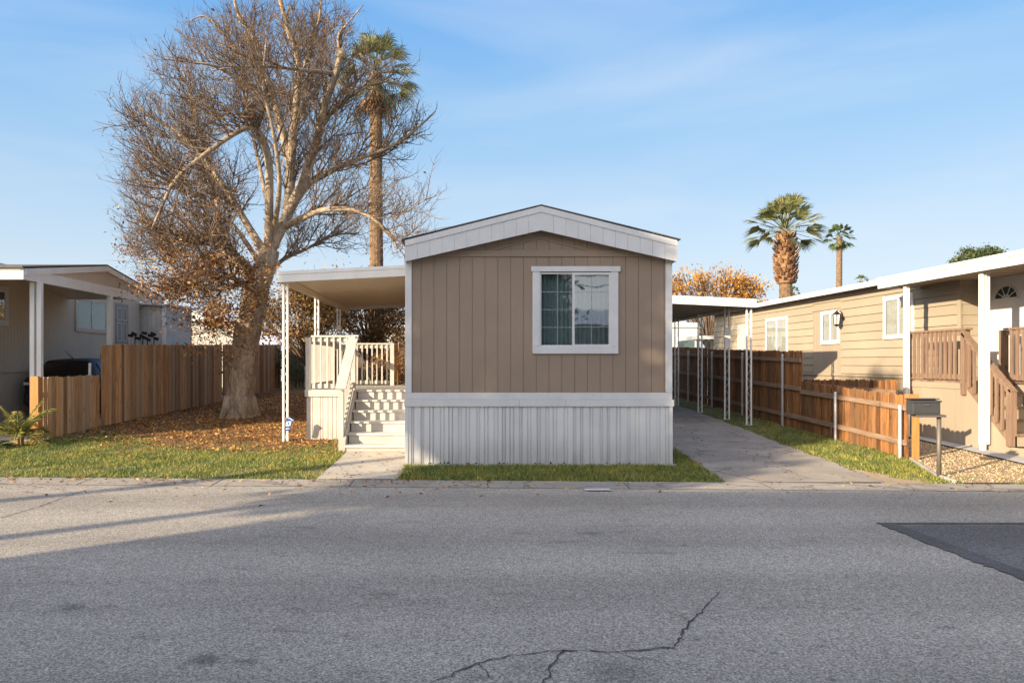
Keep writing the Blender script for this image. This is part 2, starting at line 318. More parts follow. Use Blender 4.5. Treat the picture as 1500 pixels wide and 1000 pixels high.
# ------------------------------------------------------------------ mesh builder
class MB:
    def __init__(s): s.v = []; s.f = []
    def add(s, vs, fs):
        o = len(s.v); s.v += [tuple(v) for v in vs]; s.f += [tuple(i+o for i in f) for f in fs]; return s
    def box(s, x0, x1, y0, y1, z0, z1):
        return s.add([(x0,y0,z0),(x1,y0,z0),(x1,y1,z0),(x0,y1,z0),(x0,y0,z1),(x1,y0,z1),(x1,y1,z1),(x0,y1,z1)],
                     [(0,3,2,1),(4,5,6,7),(0,1,5,4),(1,2,6,5),(2,3,7,6),(3,0,4,7)])
    def hexa(s, b, t):                              # bottom ring, top ring of 4 points
        return s.add(list(b)+list(t), [(0,3,2,1),(4,5,6,7),(0,1,5,4),(1,2,6,5),(2,3,7,6),(3,0,4,7)])
    def prism(s, pts, vec):                         # polygon extruded by vec
        n = len(pts); v = Vector(vec)
        vs = [Vector(p) for p in pts]; vs2 = [p+v for p in vs]
        fs = [tuple(range(n)), tuple(range(2*n-1, n-1, -1))]
        for i in range(n):
            j = (i+1) % n; fs.append((i, i+n, j+n, j))
        return s.add(vs+vs2, fs)
    def poly(s, pts): return s.add(pts, [tuple(range(len(pts)))])
    def bar(s, p, q, w, h, up=(0,0,1)):             # rectangular bar between two points
        p = Vector(p); q = Vector(q); d = (q-p).normalized(); u = Vector(up)
        if abs(d.dot(u)) > 0.98: u = Vector((0,1,0))
        a = d.cross(u).normalized()*w/2; b = a.cross(d).normalized()*h/2
        return s.hexa([p-a-b, p+a-b, p+a+b, p-a+b], [q-a-b, q+a-b, q+a+b, q-a+b])
    def tube(s, pts, rad, n=8, cap=True):
        pts = [Vector(p) for p in pts]; m = len(pts)
        if not hasattr(rad, '__len__'): rad = [rad]*m
        o = len(s.v); ref = None
        for i, p in enumerate(pts):
            d = (pts[min(i+1, m-1)]-pts[max(i-1, 0)])
            d = d.normalized() if d.length > 1e-9 else Vector((0,0,1))
            if ref is None:
                ref = Vector((1,0,0)) if abs(d.x) < 0.8 else Vector((0,1,0))
            a = (ref-d*ref.dot(d)).normalized(); ref = a; b = d.cross(a)
            for k in range(n):
                t = 2*math.pi*k/n; s.v.append(tuple(p+(a*math.cos(t)+b*math.sin(t))*rad[i]))
        for i in range(m-1):
            for k in range(n):
                k2 = (k+1) % n
                s.f.append((o+i*n+k, o+i*n+k2, o+(i+1)*n+k2, o+(i+1)*n+k))
        if cap:
            s.f.append(tuple(o+k for k in range(n-1, -1, -1))); s.f.append(tuple(o+(m-1)*n+k for k in range(n)))
        return s
    def build(s, name, mat, parent=None, smooth=False, bevel=0.0):
        me = bpy.data.meshes.new(name); org = Vector((0,0,0))
        if parent is not None: org = ORG[parent.name]
        elif s.v:
            a = np.array(s.v); org = Vector(((a[:,0].min()+a[:,0].max())/2, (a[:,1].min()+a[:,1].max())/2, a[:,2].min()))
        me.from_pydata([(v[0]-org.x, v[1]-org.y, v[2]-org.z) for v in s.v], [], s.f)
        me.materials.append(mat); me.update()
        bm = bmesh.new(); bm.from_mesh(me); bmesh.ops.recalc_face_normals(bm, faces=bm.faces); bm.to_mesh(me); bm.free()
        if smooth: me.polygons.foreach_set('use_smooth', [True]*len(me.polygons))
        return link(name, me, parent, org, bevel)
ORG = {}
def link(name, me, parent, org, bevel=0.0):
    o = bpy.data.objects.new(name, me); COL.objects.link(o)
    if parent is not None: o.parent = parent; ORG[o.name] = ORG[parent.name]
    else: o.location = org; ORG[o.name] = org
    if bevel:
        bv = o.modifiers.new('edge', 'BEVEL'); bv.width = bevel; bv.segments = 2; bv.limit_method = 'ANGLE'
    return o
def thing(name, loc, label, cat, group=None):
    o = bpy.data.objects.new(name, None); COL.objects.link(o); o.location = loc; ORG[o.name] = Vector(loc)
    o.empty_display_size = 0.2
    return tag(o, label, cat, group)
def tag(o, label, cat, group=None, kind=None):
    if label: o['label'] = label
    if cat: o['category'] = cat
    if group: o['group'] = group
    if kind: o['kind'] = kind
    return o
def struct(o): o['kind'] = 'structure'; return o

def fast_mesh(name, verts, nper, mat, parent=None, org=None):
    """verts: (N, nper, 3) array of loose polygons"""
    n = verts.shape[0]; me = bpy.data.meshes.new(name)
    org = ORG[parent.name] if parent is not None else (org or Vector((0,0,0)))
    v = (verts - np.array(org)).astype(np.float32).reshape(-1, 3)
    me.vertices.add(len(v)); me.vertices.foreach_set('co', v.ravel())
    me.loops.add(len(v)); me.loops.foreach_set('vertex_index', np.arange(len(v), dtype=np.int32))
    me.polygons.add(n); me.polygons.foreach_set('loop_start', np.arange(0, len(v), nper, dtype=np.int32))
    me.materials.append(mat); me.update(calc_edges=True); me.validate()
    return link(name, me, parent, org)

def leaf_quads(c, size, jitter=0.5, flatness=0.0):
    """diamond leaves with random orientation at the centres c (N,3)"""
    n = len(c); a = rng.normal(size=(n,3)); a[:,2] *= (1-flatness); a /= np.linalg.norm(a, axis=1)[:,None]
    b = rng.normal(size=(n,3)); b[:,2] *= (1-flatness); b -= a*(a*b).sum(1)[:,None]; b /= np.linalg.norm(b, axis=1)[:,None]
    L = size*(1+jitter*rng.uniform(-1,1,n))[:,None]; W = L*rng.uniform(0.3,0.55,n)[:,None]
    nn = np.cross(a, b)*L*0.12
    return np.stack([c-a*L/2, c+b*W/2+nn, c+a*L/2, c-b*W/2+nn], axis=1)

# ------------------------------------------------------------------ the ground
def strip_poly(name, pts, mat, dz, ystep=1.0):
    """a sheet given as left/right x at rows of y, lying dz above the lots"""
    mb = MB(); rows = []
    for y, xs in pts:
        rows.append([(x, y, G(y)+dz) for x in xs])
    for a, b in zip(rows[:-1], rows[1:]):
        for i in range(len(a)-1):
            mb.poly([a[i], a[i+1], b[i+1], b[i]])
    return struct(mb.build(name, mat))

ys = [-400,-60,-20,-8,0,4,8,9.9,10.02]+[10.5+i for i in range(0,27)]+[60,120,400,1200]
xs = [-1200,-300,-80,-30,-20,-15,-12,-9,-6,-3,0,3,6,9,12,15,20,30,80,300,1200]
mb = MB(); nx = len(xs)
for y in ys:
    for x in xs: mb.v.append((x, y, (G(y)-0.025 if y < 10 else G(y))))
for j in range(len(ys)-1):
    for i in range(nx-1): mb.f.append((j*nx+i, j*nx+i+1, (j+1)*nx+i+1, (j+1)*nx+i))
struct(mb.build('ground', M['soil']))

def edge_y(x): return 10.12-0.043*x*1.0              # edge of the lots along the street
# street, with a concrete gutter strip along the lots
mb = MB(); X = [-200,-60,-20,-12,-8,-4,0,4,8,12,20,60,200]
for a, b in zip(X[:-1], X[1:]):
    def e(x): return edge_y(max(-12, min(12, x)))-0.5
    mb.poly([(a,-7.5,ROADZ-0.004),(b,-7.5,ROADZ-0.004),(b,e(b),ROADZ-0.004),(a,e(a),ROADZ-0.004)])
struct(mb.build('road', M['asphalt']))
mb = MB()
for a, b in zip(X[:-1], X[1:]):
    def e(x): return edge_y(max(-12, min(12, x)))
    mb.poly([(a,e(a)-0.5,ROADZ),(b,e(b)-0.5,ROADZ),(b,e(b),ROADZ+0.012),(a,e(a),ROADZ+0.012)])
struct(mb.build('gutter', M['gutter']))
for k in range(-6, 7):
    x = k*1.83+0.4; e_ = edge_y(x); mb = MB(); mb.poly([(x-0.006,e_-0.5,ROADZ+0.003),(x+0.006,e_-0.5,ROADZ+0.003),(x+0.012,e_-0.005,ROADZ+0.015),(x,e_-0.005,ROADZ+0.015)]); struct(mb.build('gutter_joint', M['crack']))
# newer asphalt patch with a dark sealed edge
mb = MB(); mb.poly([(4.40,-4,ROADZ),(14,-4,ROADZ),(14,7.42,ROADZ),(4.40,7.42,ROADZ)])
struct(mb.build('road_patch', M['patch']))
mb = MB(); rnd = random.Random(3); pts = [(4.28, 7.45)]
L_ = []; 
yy = 7.45
while yy > -4: L_.append((4.25+rnd.gauss(0,.016), yy)); yy -= 0.045
for (a, b) in zip(L_[:-1], L_[1:]):
    mb.poly([(a[0],a[1],ROADZ+0.004),(4.43,a[1],ROADZ+0.004),(4.43,b[1],ROADZ+0.004),(b[0],b[1],ROADZ+0.004)])
mb.poly([(4.25,7.451,ROADZ+0.004),(14,7.451,ROADZ+0.004),(14,7.50,ROADZ+0.004),(4.25,7.50,ROADZ+0.004)])
struct(mb.build('road_seal', M['sealant']))
mb = MB(); x0, d0 = rw(858, 719); x1, d1 = rw(893, 716.5)
mb.poly([(x0,d0,ROADZ+0.012),(x1,d0,ROADZ+0.012),(x1,d1,ROADZ+0.012),(x0,d1,ROADZ+0.012)])
struct(mb.build('road_marking', M['white']))
def crack(pts, w):
    P = [rw(*p) for p in pts]; Q = []; rr = random.Random(int(w*1e5)+len(pts))
    for (a, b) in zip(P[:-1], P[1:]):
        L = math.hypot(b[0]-a[0], b[1]-a[1]); n = max(2, int(L/0.04))
        for i in range(n):
            t = i/n; Q.append((a[0]+(b[0]-a[0])*t+rr.gauss(0,0.008), a[1]+(b[1]-a[1])*t+rr.gauss(0,0.008)))
    Q.append(P[-1]); mb = MB(); prev = None
    for i, (a, b) in enumerate(zip(Q[:-1], Q[1:])):
        dx, dy = b[0]-a[0], b[1]-a[1]; L = math.hypot(dx, dy)+1e-6
        ww = w*rr.uniform(0.35,1.3)*(1 if i < len(Q)*0.7 else max(0.15, (len(Q)-i)/(len(Q)*0.3)))
        nxv, nyv = -dy/L*ww/2, dx/L*ww/2
        c = (b[0]+nxv, b[1]+nyv, ROADZ+0.002), (b[0]-nxv, b[1]-nyv, ROADZ+0.002)
        if prev is None: prev = (a[0]+nxv, a[1]+nyv, ROADZ+0.002), (a[0]-nxv, a[1]-nyv, ROADZ+0.002)
        mb.poly([prev[0], c[0], c[1], prev[1]]); prev = c
    struct(mb.build('road_crack', M['crack']))
crack([(825,952),(870,953),(900,954),(945,951),(985,947),(995,935),(1010,910),(1035,885),(1055,865),(1065,860)], 0.015)
crack([(825,952),(780,956),(750,959),(700,971),(665,985),(620,1003)], 0.014)
crack([(825,952),(812,972),(790,1003)], 0.012)
crack([(0,758),(50,744),(110,722),(150,710)], 0.014)
crack([(900,954),(930,962),(960,966),(985,975)], 0.006)
crack([(700,971),(712,980),(716,992)], 0.006)
crack([(1010,910),(1000,902),(985,899)], 0.006)
crack([(995,935),(1012,938),(1030,934)], 0.006)
crack([(1045,888),(1062,890),(1078,894)], 0.008)
crack([(470,822),(520,828),(600,822),(660,826)], 0.006)

# left lot walkway, driveways, gravel, bare soil
strip_poly('walkway', [(edge_y(-1.3)+0.005,(-1.95,-0.80)),(11.5,(-1.92,-0.80)),(12.81,(-1.92,-0.80))], M['concrete'], 0.016)
mb = MB()
rows = [(9.97,3.62,5.75),(10.5,3.66,5.85),(10.97,3.70,5.86),(12,3.78,5.95),(13,3.86,6.02),(14,3.6,6.08),(15,3.4,6.15),(16,3.36,6.25),(18,3.36,6.45),(21,3.36,6.62),(25,3.36,6.62),(29,3.36,6.6)]
rr = random.Random(5); fine = []
for (a, b) in zip(rows[:-1], rows[1:]):
    n = 6
    for i in range(n):
        t = i/n; fine.append((a[0]+(b[0]-a[0])*t, a[1]+(b[1]-a[1])*t+rr.uniform(-.03,.03), a[2]+(b[2]-a[2])*t+rr.uniform(-.05,.05)))
for a, b in zip(fine[:-1], fine[1:]):
    k = 4
    for i in range(k):
        def px_(r, i): return (r[1]+(r[2]-r[1])*i/k, r[0], G(r[0])+0.012)
        mb.poly([px_(a,i), px_(a,i+1), px_(b,i+1), px_(b,i)])
struct(mb.build('driveway', M['driveway']))
strip_poly('dirt_patch', [(9.90,(5.70,6.55)),(10.3,(5.82,6.35)),(10.7,(5.86,6.15)),(11.0,(5.88,5.95))], M['sand'], 0.007)
strip_poly('neighbor_driveway', [(10.55,(-16,-10.2)),(13.2,(-16,-8.7)),(14.0,(-16,-8.22)),(20,(-16,-8.1)),(27,(-16,-8.0))], M['concrete'], 0.014)
strip_poly('gravel_bed', [(9.92,(6.72,9.6)),(10.4,(6.78,9.6)),(11.2,(7.05,8.72)),(11.9,(7.36,8.84)),(15,(7.55,8.9)),(20,(7.7,9.3)),(29,(7.8,9.6))], M['gravel'], 0.010)
strip_poly('concrete_curb', [(9.8,(8.66,9.7)),(11.3,(8.74,9.5)),(12.7,(8.85,9.5)),(14.4,(8.95,9.5)),(18.5,(9.2,9.9)),(29,(9.5,9.9))], M['curb'], 0.035)
mb = MB()                                             # thin edging between lawn and gravel
for (a, b) in [((7.34,11.95),(7.06,11.2)),((7.06,11.2),(6.78,10.45)),((6.78,10.45),(6.72,9.95))]:
    mb.bar((a[0],a[1],G(a[1])+0.02),(b[0],b[1],G(b[1])+0.02),0.03,0.05)
struct(mb.build('lawn_edging', M['curb']))
strip_poly('leaf_bed', [(13.0,(-4.6,-2.9)),(13.6,(-5.4,-2.6)),(14.4,(-6.1,-2.4)),(16,(-7.4,-1.0)),(17,(-7.95,-1.0)),(20,(-7.8,-0.85)),(31,(-7.5,-0.85))], M['litterbase'], 0.010)

# grass blades, leaf litter and gravel stones
def blades(name, pts, hmin, hmax, label, mat, cat='grass'):
    n = len(pts); yv = pts[:,1]; z = 0.025*(np.clip(yv, 10.0, 36)-11.4)
    base = np.stack([pts[:,0], yv, z-0.004], 1)
    th = rng.uniform(0, 2*np.pi, n); w = rng.uniform(0.004,0.009,n); h = rng.uniform(hmin, hmax, n); lean = rng.normal(0, 0.6, (n,2))*h[:,None]
    d = np.stack([np.cos(th)*w, np.sin(th)*w, np.zeros(n)], 1)
    tip = base+np.stack([lean[:,0], lean[:,1], h], 1)
    o = fast_mesh(name, np.stack([base-d, base+d, tip], 1), 3, mat, org=Vector((float(pts[:,0].mean()), float(yv.mean()), 0)))
    return tag(o, label, cat, None, 'stuff')
def vnoise(x, y, s, seed=0):                          # cheap smooth pseudo-noise
    r = np.random.default_rng(seed); t = 0
    for k in range(5):
        a, b, p = r.uniform(-1,1)*s*(1+k), r.uniform(-1,1)*s*(1+k), r.uniform(0,6.28)
        t = t+np.sin(a*x*2+b*y*2+p)
    return t/5
n = 230000
P = np.stack([rng.uniform(-13,-1.9,n), 10.0+rng.power(1.0,n)*8.5], 1)
dens = 1.0-np.clip((P[:,1]-12.3-0.25*np.maximum(0,-5.0-P[:,0]))/1.6, 0, 1)*0.93
dens = 1.0-np.clip((P[:,1]-12.5-0.9*np.maximum(0,-5.4-P[:,0])+0.5*vnoise(P[:,0],P[:,1],1.4,21))/1.6, 0, 1)*0.9
dens *= np.clip(0.75+0.9*vnoise(P[:,0],P[:,1],1.5,1)+0.35*vnoise(P[:,0],P[:,1],4.5,6), 0.12, 1)
keep = (P[:,1] > edge_y(P[:,0])+0.02+0.05*vnoise(P[:,0]*5,P[:,1],2,4)) & (rng.uniform(0,1,n) < dens) & ~((P[:,0] > -3.0) & (P[:,1] > 14.45)) & ~((P[:,0] < -8.2) & (P[:,1] > 13.3+0.43*(-8.2-P[:,0])*0))
keep &= ~((P[:,0] < -8.2-0.55*(14.0-P[:,1])) & (P[:,1] > 10.5)) | (P[:,1] < 13.0+0.0*P[:,0]) & (P[:,0] > -10.0)
keep &= P[:,0] < -1.93+0.04*vnoise(P[:,0],P[:,1]*6,2,9)
blades('lawn_grass', P[keep], 0.02, 0.06, 'short patchy lawn grass left of the concrete walkway', M['grass'])
n = 60000
P = np.stack([rng.uniform(-0.82,3.9,n), rng.uniform(9.9,13.2,n)], 1)
left = 3.62+(P[:,1]-10)*0.08+0.08*vnoise(P[:,0],P[:,1]*5,2,3)
keep = (P[:,1] > edge_y(P[:,0])+0.02+0.05*vnoise(P[:,0]*5,P[:,1],2,4)) & (P[:,0] < left) & ~((P[:,0] < 3.33) & (P[:,1] > 11.36))
blades('lawn_grass', P[keep], 0.025, 0.07, 'narrow strip of green lawn grass in front of the tan mobile home', M['grass'])
n = 60000
P = np.stack([rng.uniform(5.6,7.6,n), 9.8+rng.power(0.9,n)*10], 1)
l_ = np.interp(P[:,1], [9.8,10.97,12,14,18,21], [6.3,5.9,5.98,6.1,6.45,6.62])+0.1*vnoise(P[:,0],P[:,1]*4,2,3)
r_ = np.interp(P[:,1], [9.8,10.4,11.2,11.9,16,22], [6.8,6.78,7.05,7.36,7.5,7.6])
keep = (P[:,1] > edge_y(P[:,0])+0.03) & (P[:,0] > l_) & (P[:,0] < r_) & (rng.uniform(0,1,n) < (1-np.clip((P[:,1]-13)/6,0,0.85))*np.clip(0.6+0.8*vnoise(P[:,0]*2,P[:,1],1.5,31),0.1,1))
blades('lawn_grass', P[keep], 0.02, 0.065, 'lawn grass between cracked driveway and right hand cedar fence', M['grass'])
n = 1800
P = np.stack([rng.uniform(6.7,9.4,n), rng.uniform(9.82,10.3,n)], 1); keep = vnoise(P[:,0],P[:,1],2.2,12) > 0.15
blades('lawn_grass', P[keep], 0.02, 0.07, 'tufts of weedy grass along the front of the gravel bed', M['grass'])

def litter(name, pts, size, label, flat_=0.75, mat=None, lift=0.012):
    z = 0.025*(np.clip(pts[:,1], 10.0, 36)-11.4); z = np.where(pts[:,1] < edge_y(pts[:,0]), ROADZ, z)
    c = np.stack([pts[:,0], pts[:,1], z+lift+rng.uniform(0,0.02,len(pts))], 1)
    o = fast_mesh(name, leaf_quads(c, size, 0.5, flat_), 4, mat or M['litter'], org=Vector((float(pts[:,0].mean()), float(pts[:,1].mean()), 0)))
    return tag(o, label, 'leaves', None, 'stuff')
n = 60000
P = np.stack([rng.uniform(-8.1,-0.85,n), 11.5+rng.power(1.1,n)*16], 1)
dens = np.clip((P[:,1]-12.2-0.9*np.maximum(0,-5.5-P[:,0])+0.8*vnoise(P[:,0],P[:,1],1.3,5))/1.9, 0.0, 1)*np.clip(0.7+0.8*vnoise(P[:,0],P[:,1],2.2,44)+0.4*vnoise(P[:,0],P[:,1],6,45),0.15,1)
keep = (rng.uniform(0,1,n) < dens) & ~((P[:,0] > -3.0) & (P[:,1] > 14.4)) & (P[:,0] < -1.98)
litter('fallen_leaves', P[keep], 0.06, 'carpet of fallen orange brown leaves under the bare tree')
n = 1500
P = np.stack([rng.uniform(-9,7,n), 10.1-rng.exponential(0.5,n)], 1); P[:,1] -= 0.043*P[:,0]
k1 = (P[:,1] > 3.5) & (rng.uniform(0,1,n) < np.where(P[:,0] < 0.5, 0.75, 0.22)*np.where(P[:,1] < 8, .5, 1))
Q = np.stack([rng.uniform(-1.95,-0.78,130), rng.uniform(10.1,12.75,130)], 1)
Q2 = np.stack([rng.uniform(3.6,6.0,160), rng.uniform(10.0,20,160)], 1)
litter('fallen_leaves', np.concatenate([P[k1], Q, Q2]), 0.05, 'loose dry leaves scattered over the gutter, walkway and road edge', 0.85)
n = 14000
P = np.stack([rng.uniform(6.75,8.95,n), rng.uniform(9.95,15,n)], 1)
keep = (P[:,0] > np.interp(P[:,1], [9.8,10.4,11.2,11.9,15], [6.74,6.8,7.08,7.4,7.58])) & (P[:,0] < np.interp(P[:,1],[9.8,11.3,12.7,15],[8.66,8.74,8.85,8.95]))
o = litter('gravel_stones', P[keep], 0.024, 'loose tan gravel stones beside the mailbox', 0.4, M['stone'], 0.006)
o['category'] = 'gravel'

# ------------------------------------------------------------------ helpers for buildings
def window(parent, plane, a0, a1, z0, z1, at, trim=0.07, out=-1, glass='glass', sash=True, inner=True, blind=False, trimmat='white', name='window'):
    """sliding window in a wall. plane 'y': wall faces -Y at y=at ; plane 'x': faces +-X at x=at (out = -1 or 1)"""
    def bx(mb, u0, u1, w0, w1, v0, v1):               # u along the wall, w = depth outwards, v height
        if plane == 'y': mb.box(u0, u1, at-w1, at-w0, v0, v1)
        else:
            x0, x1 = sorted((at+out*w0, at+out*w1)); mb.box(x0, x1, u0, u1, v0, v1)
    fr = MB()
    bx(fr, a0, a0+trim, 0.0, 0.03, z0+trim, z1-trim); bx(fr, a1-trim, a1, 0.0, 0.03, z0+trim, z1-trim)
    bx(fr, a0, a1, 0.0, 0.034, z0, z0+trim); bx(fr, a0, a1, 0.0, 0.036, z1-trim, z1)
    w = fr.build(name, M[trimmat], parent)
    i0, i1, j0, j1 = a0+trim, a1-trim, z0+trim, z1-trim; s = 0.025; mid = (i0+i1)/2
    sb = MB(); 
    for (u0, u1, dep) in ((i0, mid, 0.010), (mid-0.01, i1, 0.020)):
        bx(sb, u0, u0+s, dep-0.009, dep, j0, j1); bx(sb, u1-s, u1, dep-0.009, dep, j0, j1)
        bx(sb, u0+s, u1-s, dep-0.009, dep, j0, j0+s); bx(sb, u0+s, u1-s, dep-0.009, dep, j1-s, j1)
    sb.build('sash', M['white'], w)
    g = MB()
    bx(g, i0+s, mid-s, 0.003, 0.005, j0+s, j1-s); bx(g, mid+s-0.01, i1-s, 0.013, 0.015, j0+s, j1-s)
    g.build('pane', M[glass], w)
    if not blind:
        b = MB(); bx(b, i0+0.002, i1-0.002, 0.0005, 0.0015, j0+0.002, j1-0.002); b.build('painted_dark_panel', M['inner'], w)  # thin sheet behind the panes, painted dark as the unlit room
    if blind:
        b = MB(); bx(b, i0+s, mid-s, -0.009, -0.004, j0+s, j1-s); bx(b, mid+s-0.01, i1-s, -0.009, -0.004, j0+s, j1-s)
        b.build('blind', M['blind'], w)
    return w

def grooved_wall(mb, u0, u1, z0, topf, plane, at, pitch, first, thick=0.012, gap=0.008, out=-1, holes=()):
    """vertical planks with open grooves over a backing sheet; holes = (u0,u1,z0,z1) left open"""
    cuts = [u0]; u = first
    while u < u1-0.02:
        if u > u0+0.02: cuts.append(u)
        u += pitch
    cuts.append(u1)
    for a, b in zip(cuts[:-1], cuts[1:]):
        a2 = a+(gap/2 if a > u0 else 0); b2 = b-(gap/2 if b < u1 else 0)
        segs = [(a2, b2, z0, None)]
        edges = sorted(set([a2, b2]+[h for H in holes for h in (H[0], H[1]) if a2 < h < b2]))
        for c, e in zip(edges[:-1], edges[1:]):
            m_ = (c+e)/2; spans = [(z0, None)]
            for H in holes:
                if H[0] < m_ < H[1]: spans = [(z0, H[2]), (H[3], None)]
            for (s0, s1) in spans:
                tc, te = (topf(c), topf(e)) if s1 is None else (s1, s1)
                if plane == 'y': mb.prism([(c,at,s0),(e,at,s0),(e,at,te),(c,at,tc)], (0,-thick,0))
                else: mb.prism([(at,c,s0),(at,e,s0),(at,e,te),(at,c,tc)], (out*thick,0,0))

# ------------------------------------------------------------------ the tan mobile home
HX0, HX1, HY0, HY1 = -0.79, 3.30, 11.40, 27.5; HC = 1.272
K = HY0/F
home = thing('mobile_home', (HC, 19.4, 0), 'tan mobile home with white ribbed skirting, gable front and one sliding window', 'mobile home')
def rake(x, zc, ze, xe=0.0):                           # height along a gable line, centre zc, eave ze
    return zc-(zc-ze)*abs(x-HC)/(HX1+0.03-HC+xe)
wall_z0 = 1.02
wlo, whi, wzlo, wzhi = wx(781,11.4), wx(904.5,11.4), wz(517,11.4), wz(399,11.4)
WH = (wlo+0.05, whi-0.05, wzlo+0.05, wzhi-0.02)        # opening
mb = MB()
topf = lambda x: rake(x, 3.70, 3.16)
grooved_wall(mb, HX0+0.02, HX1-0.02, wall_z0, topf, 'y', HY0, 0.1975, -0.56, 0.012, 0.006, holes=[WH])
# body behind the planks: backing front with the opening, sides, back
def quad(p): mb.poly(p)
zb = wall_z0
for (a, b, c, d) in ((HX0,WH[0],zb,None),(WH[1],HX1,zb,None),(WH[0],WH[1],zb,WH[2]),(WH[0],WH[1],WH[3],None)):
    t0, t1 = (topf(a), topf(b)) if d is None else (d, d)
    pts = [(a,HY0+0.004,c),(b,HY0+0.004,c),(b,HY0+0.004,t1)]
    if d is None and a < HC < b: pts.append((HC,HY0+0.004,topf(HC)))
    pts.append((a,HY0+0.004,t0)); mb.poly(pts)
mb.build('wall', M['tan'], home)
mb = MB()
grooved_wall(mb, HY0+0.004, HY1, 0.95, lambda y: 3.30, 'x', HX1, 0.1975, HY0+0.1, 0.012, 0.007, out=1)
grooved_wall(mb, HY0+0.004, HY1, 0.95, lambda y: 3.30, 'x', HX0, 0.1975, HY0+0.1, 0.012, 0.007, out=-1)
mb.box(HX0, HX1, HY1-0.03, HY1, 0.2, 3.5)
mb.box(HX0+0.002, HX0+0.02, HY0+0.006, HY1-0.03, 0.2, 3.30); mb.box(HX1-0.02, HX1-0.002, HY0+0.006, HY1-0.03, 0.2, 3.30)
mb.build('wall', M['tan'], home)
# bands, corner boards
mb = MB(); mb.box(HX0-0.015, HX1+0.015, HY0-0.030, HY0-0.001, 1.022, 1.125); mb.build('band', M['white'], home, bevel=0.004)
mb = MB()
for a, b in ((HX0-0.03,0.95),(0.953,1.66),(1.663,HX1+0.04)): mb.box(a, b, HY0-0.042, HY0-0.002, 0.914, 1.020)
mb.build('band', M['white'], home, bevel=0.004)
for s0, s1 in ((HX0-0.016, HX0+0.085), (HX1-0.085, HX1+0.016)):
    mb = MB(); mb.box(s0, s1, HY0-0.028, HY0+0.0, 1.127, 3.2); mb.build('corner_trim', M['white'], home, bevel=0.004)
# gable trims
zt0, zt1 = wz(376,11.4), wz(367,11.4)
def xat(z): return (3.70-z)/(3.70-3.16)*(HX1+0.03-HC)
mb = MB(); mb.prism([(HC-xat(zt0),HY0-0.032,zt0),(HC+xat(zt0),HY0-0.032,zt0),(HC+xat(zt1),HY0-0.032,zt1),(HC-xat(zt1),HY0-0.032,zt1)], (0,0.019,0))
mb.build('gable_trim', M['tan'], home)
for s in (-1, 1):
    mb = MB(); a = 0.80
    mb.prism([(HC+s*a,HY0-0.026,zt1+0.002),(HC+s*(a-0.10),HY0-0.026,zt1+0.002),(HC+s*0.0,HY0-0.026,zt1+0.185),(HC+s*0.0,HY0-0.026,zt1+0.212)], (0,0.013,0))
    mb.build('gable_trim', M['tan'], home)
# rake fascia: drip strip above, short board pieces below
RY = 11.20
for s in (-1, 1):
    mb = MB(); n = 11
    xe = (HX1+0.04-HC)
    def zlow(t): return 3.60-(3.60-3.125)*t
    def zmid(t): return 3.875-(3.875-3.355)*t
    def ztop(t): return 3.965-(3.965-3.445)*t
    for i in range(n):
        t0, t1 = i/n+(0.0012 if i else 0), (i+1)/n-0.0012*(i < n-1)
        pts = [(HC+s*xe*t0, RY, zlow(t0)), (HC+s*xe*t1, RY, zlow(t1)), (HC+s*xe*t1, RY, zmid(t1)-0.002), (HC+s*xe*t0, RY, zmid(t0)-0.002)]
        mb.prism(pts, (0,0.025,0))
    mb.prism([(HC, RY+0.008, zlow(0)+0.004), (HC+s*xe*0.998, RY+0.008, zlow(1)+0.004), (HC+s*xe*0.998, RY+0.008, zmid(1)), (HC, RY+0.008, zmid(0))], (0,0.03,0))
    mb.prism([(HC, RY-0.012, zmid(0)), (HC+s*xe, RY-0.012, zmid(1)), (HC+s*xe, RY-0.012, ztop(1)), (HC, RY-0.012, ztop(0))], (0,0.05,0))
    # side fascia running back along the eave and the soffit under the overhang
    x_o = HC+s*(xe+0.002)
    mb.box(min(x_o, x_o-s*0.02), max(x_o, x_o-s*0.02), RY+0.04, HY1+0.1, 3.13, 3.43)
    mb.prism([(HC, RY+0.04, zlow(0)+0.10), (HC+s*xe*0.99, RY+0.04, zlow(1)+0.06), (HC+s*xe*0.99, RY+0.04, zlow(1)+0.075), (HC, RY+0.04, zlow(0)+0.115)], (0,HY0-RY-0.05,0))
    mb.build('fascia', M['white'], home)
mb = MB()
for s in (-1, 1):
    xe = HX1+0.09-HC
    mb.prism([(HC, RY-0.018, 3.972), (HC+s*xe, RY-0.018, 3.452), (HC+s*xe, RY-0.018, 3.468), (HC, RY-0.018, 3.990)], (0, HY1-RY+0.2, 0))
mb.build('roof', M['shingle'], home)
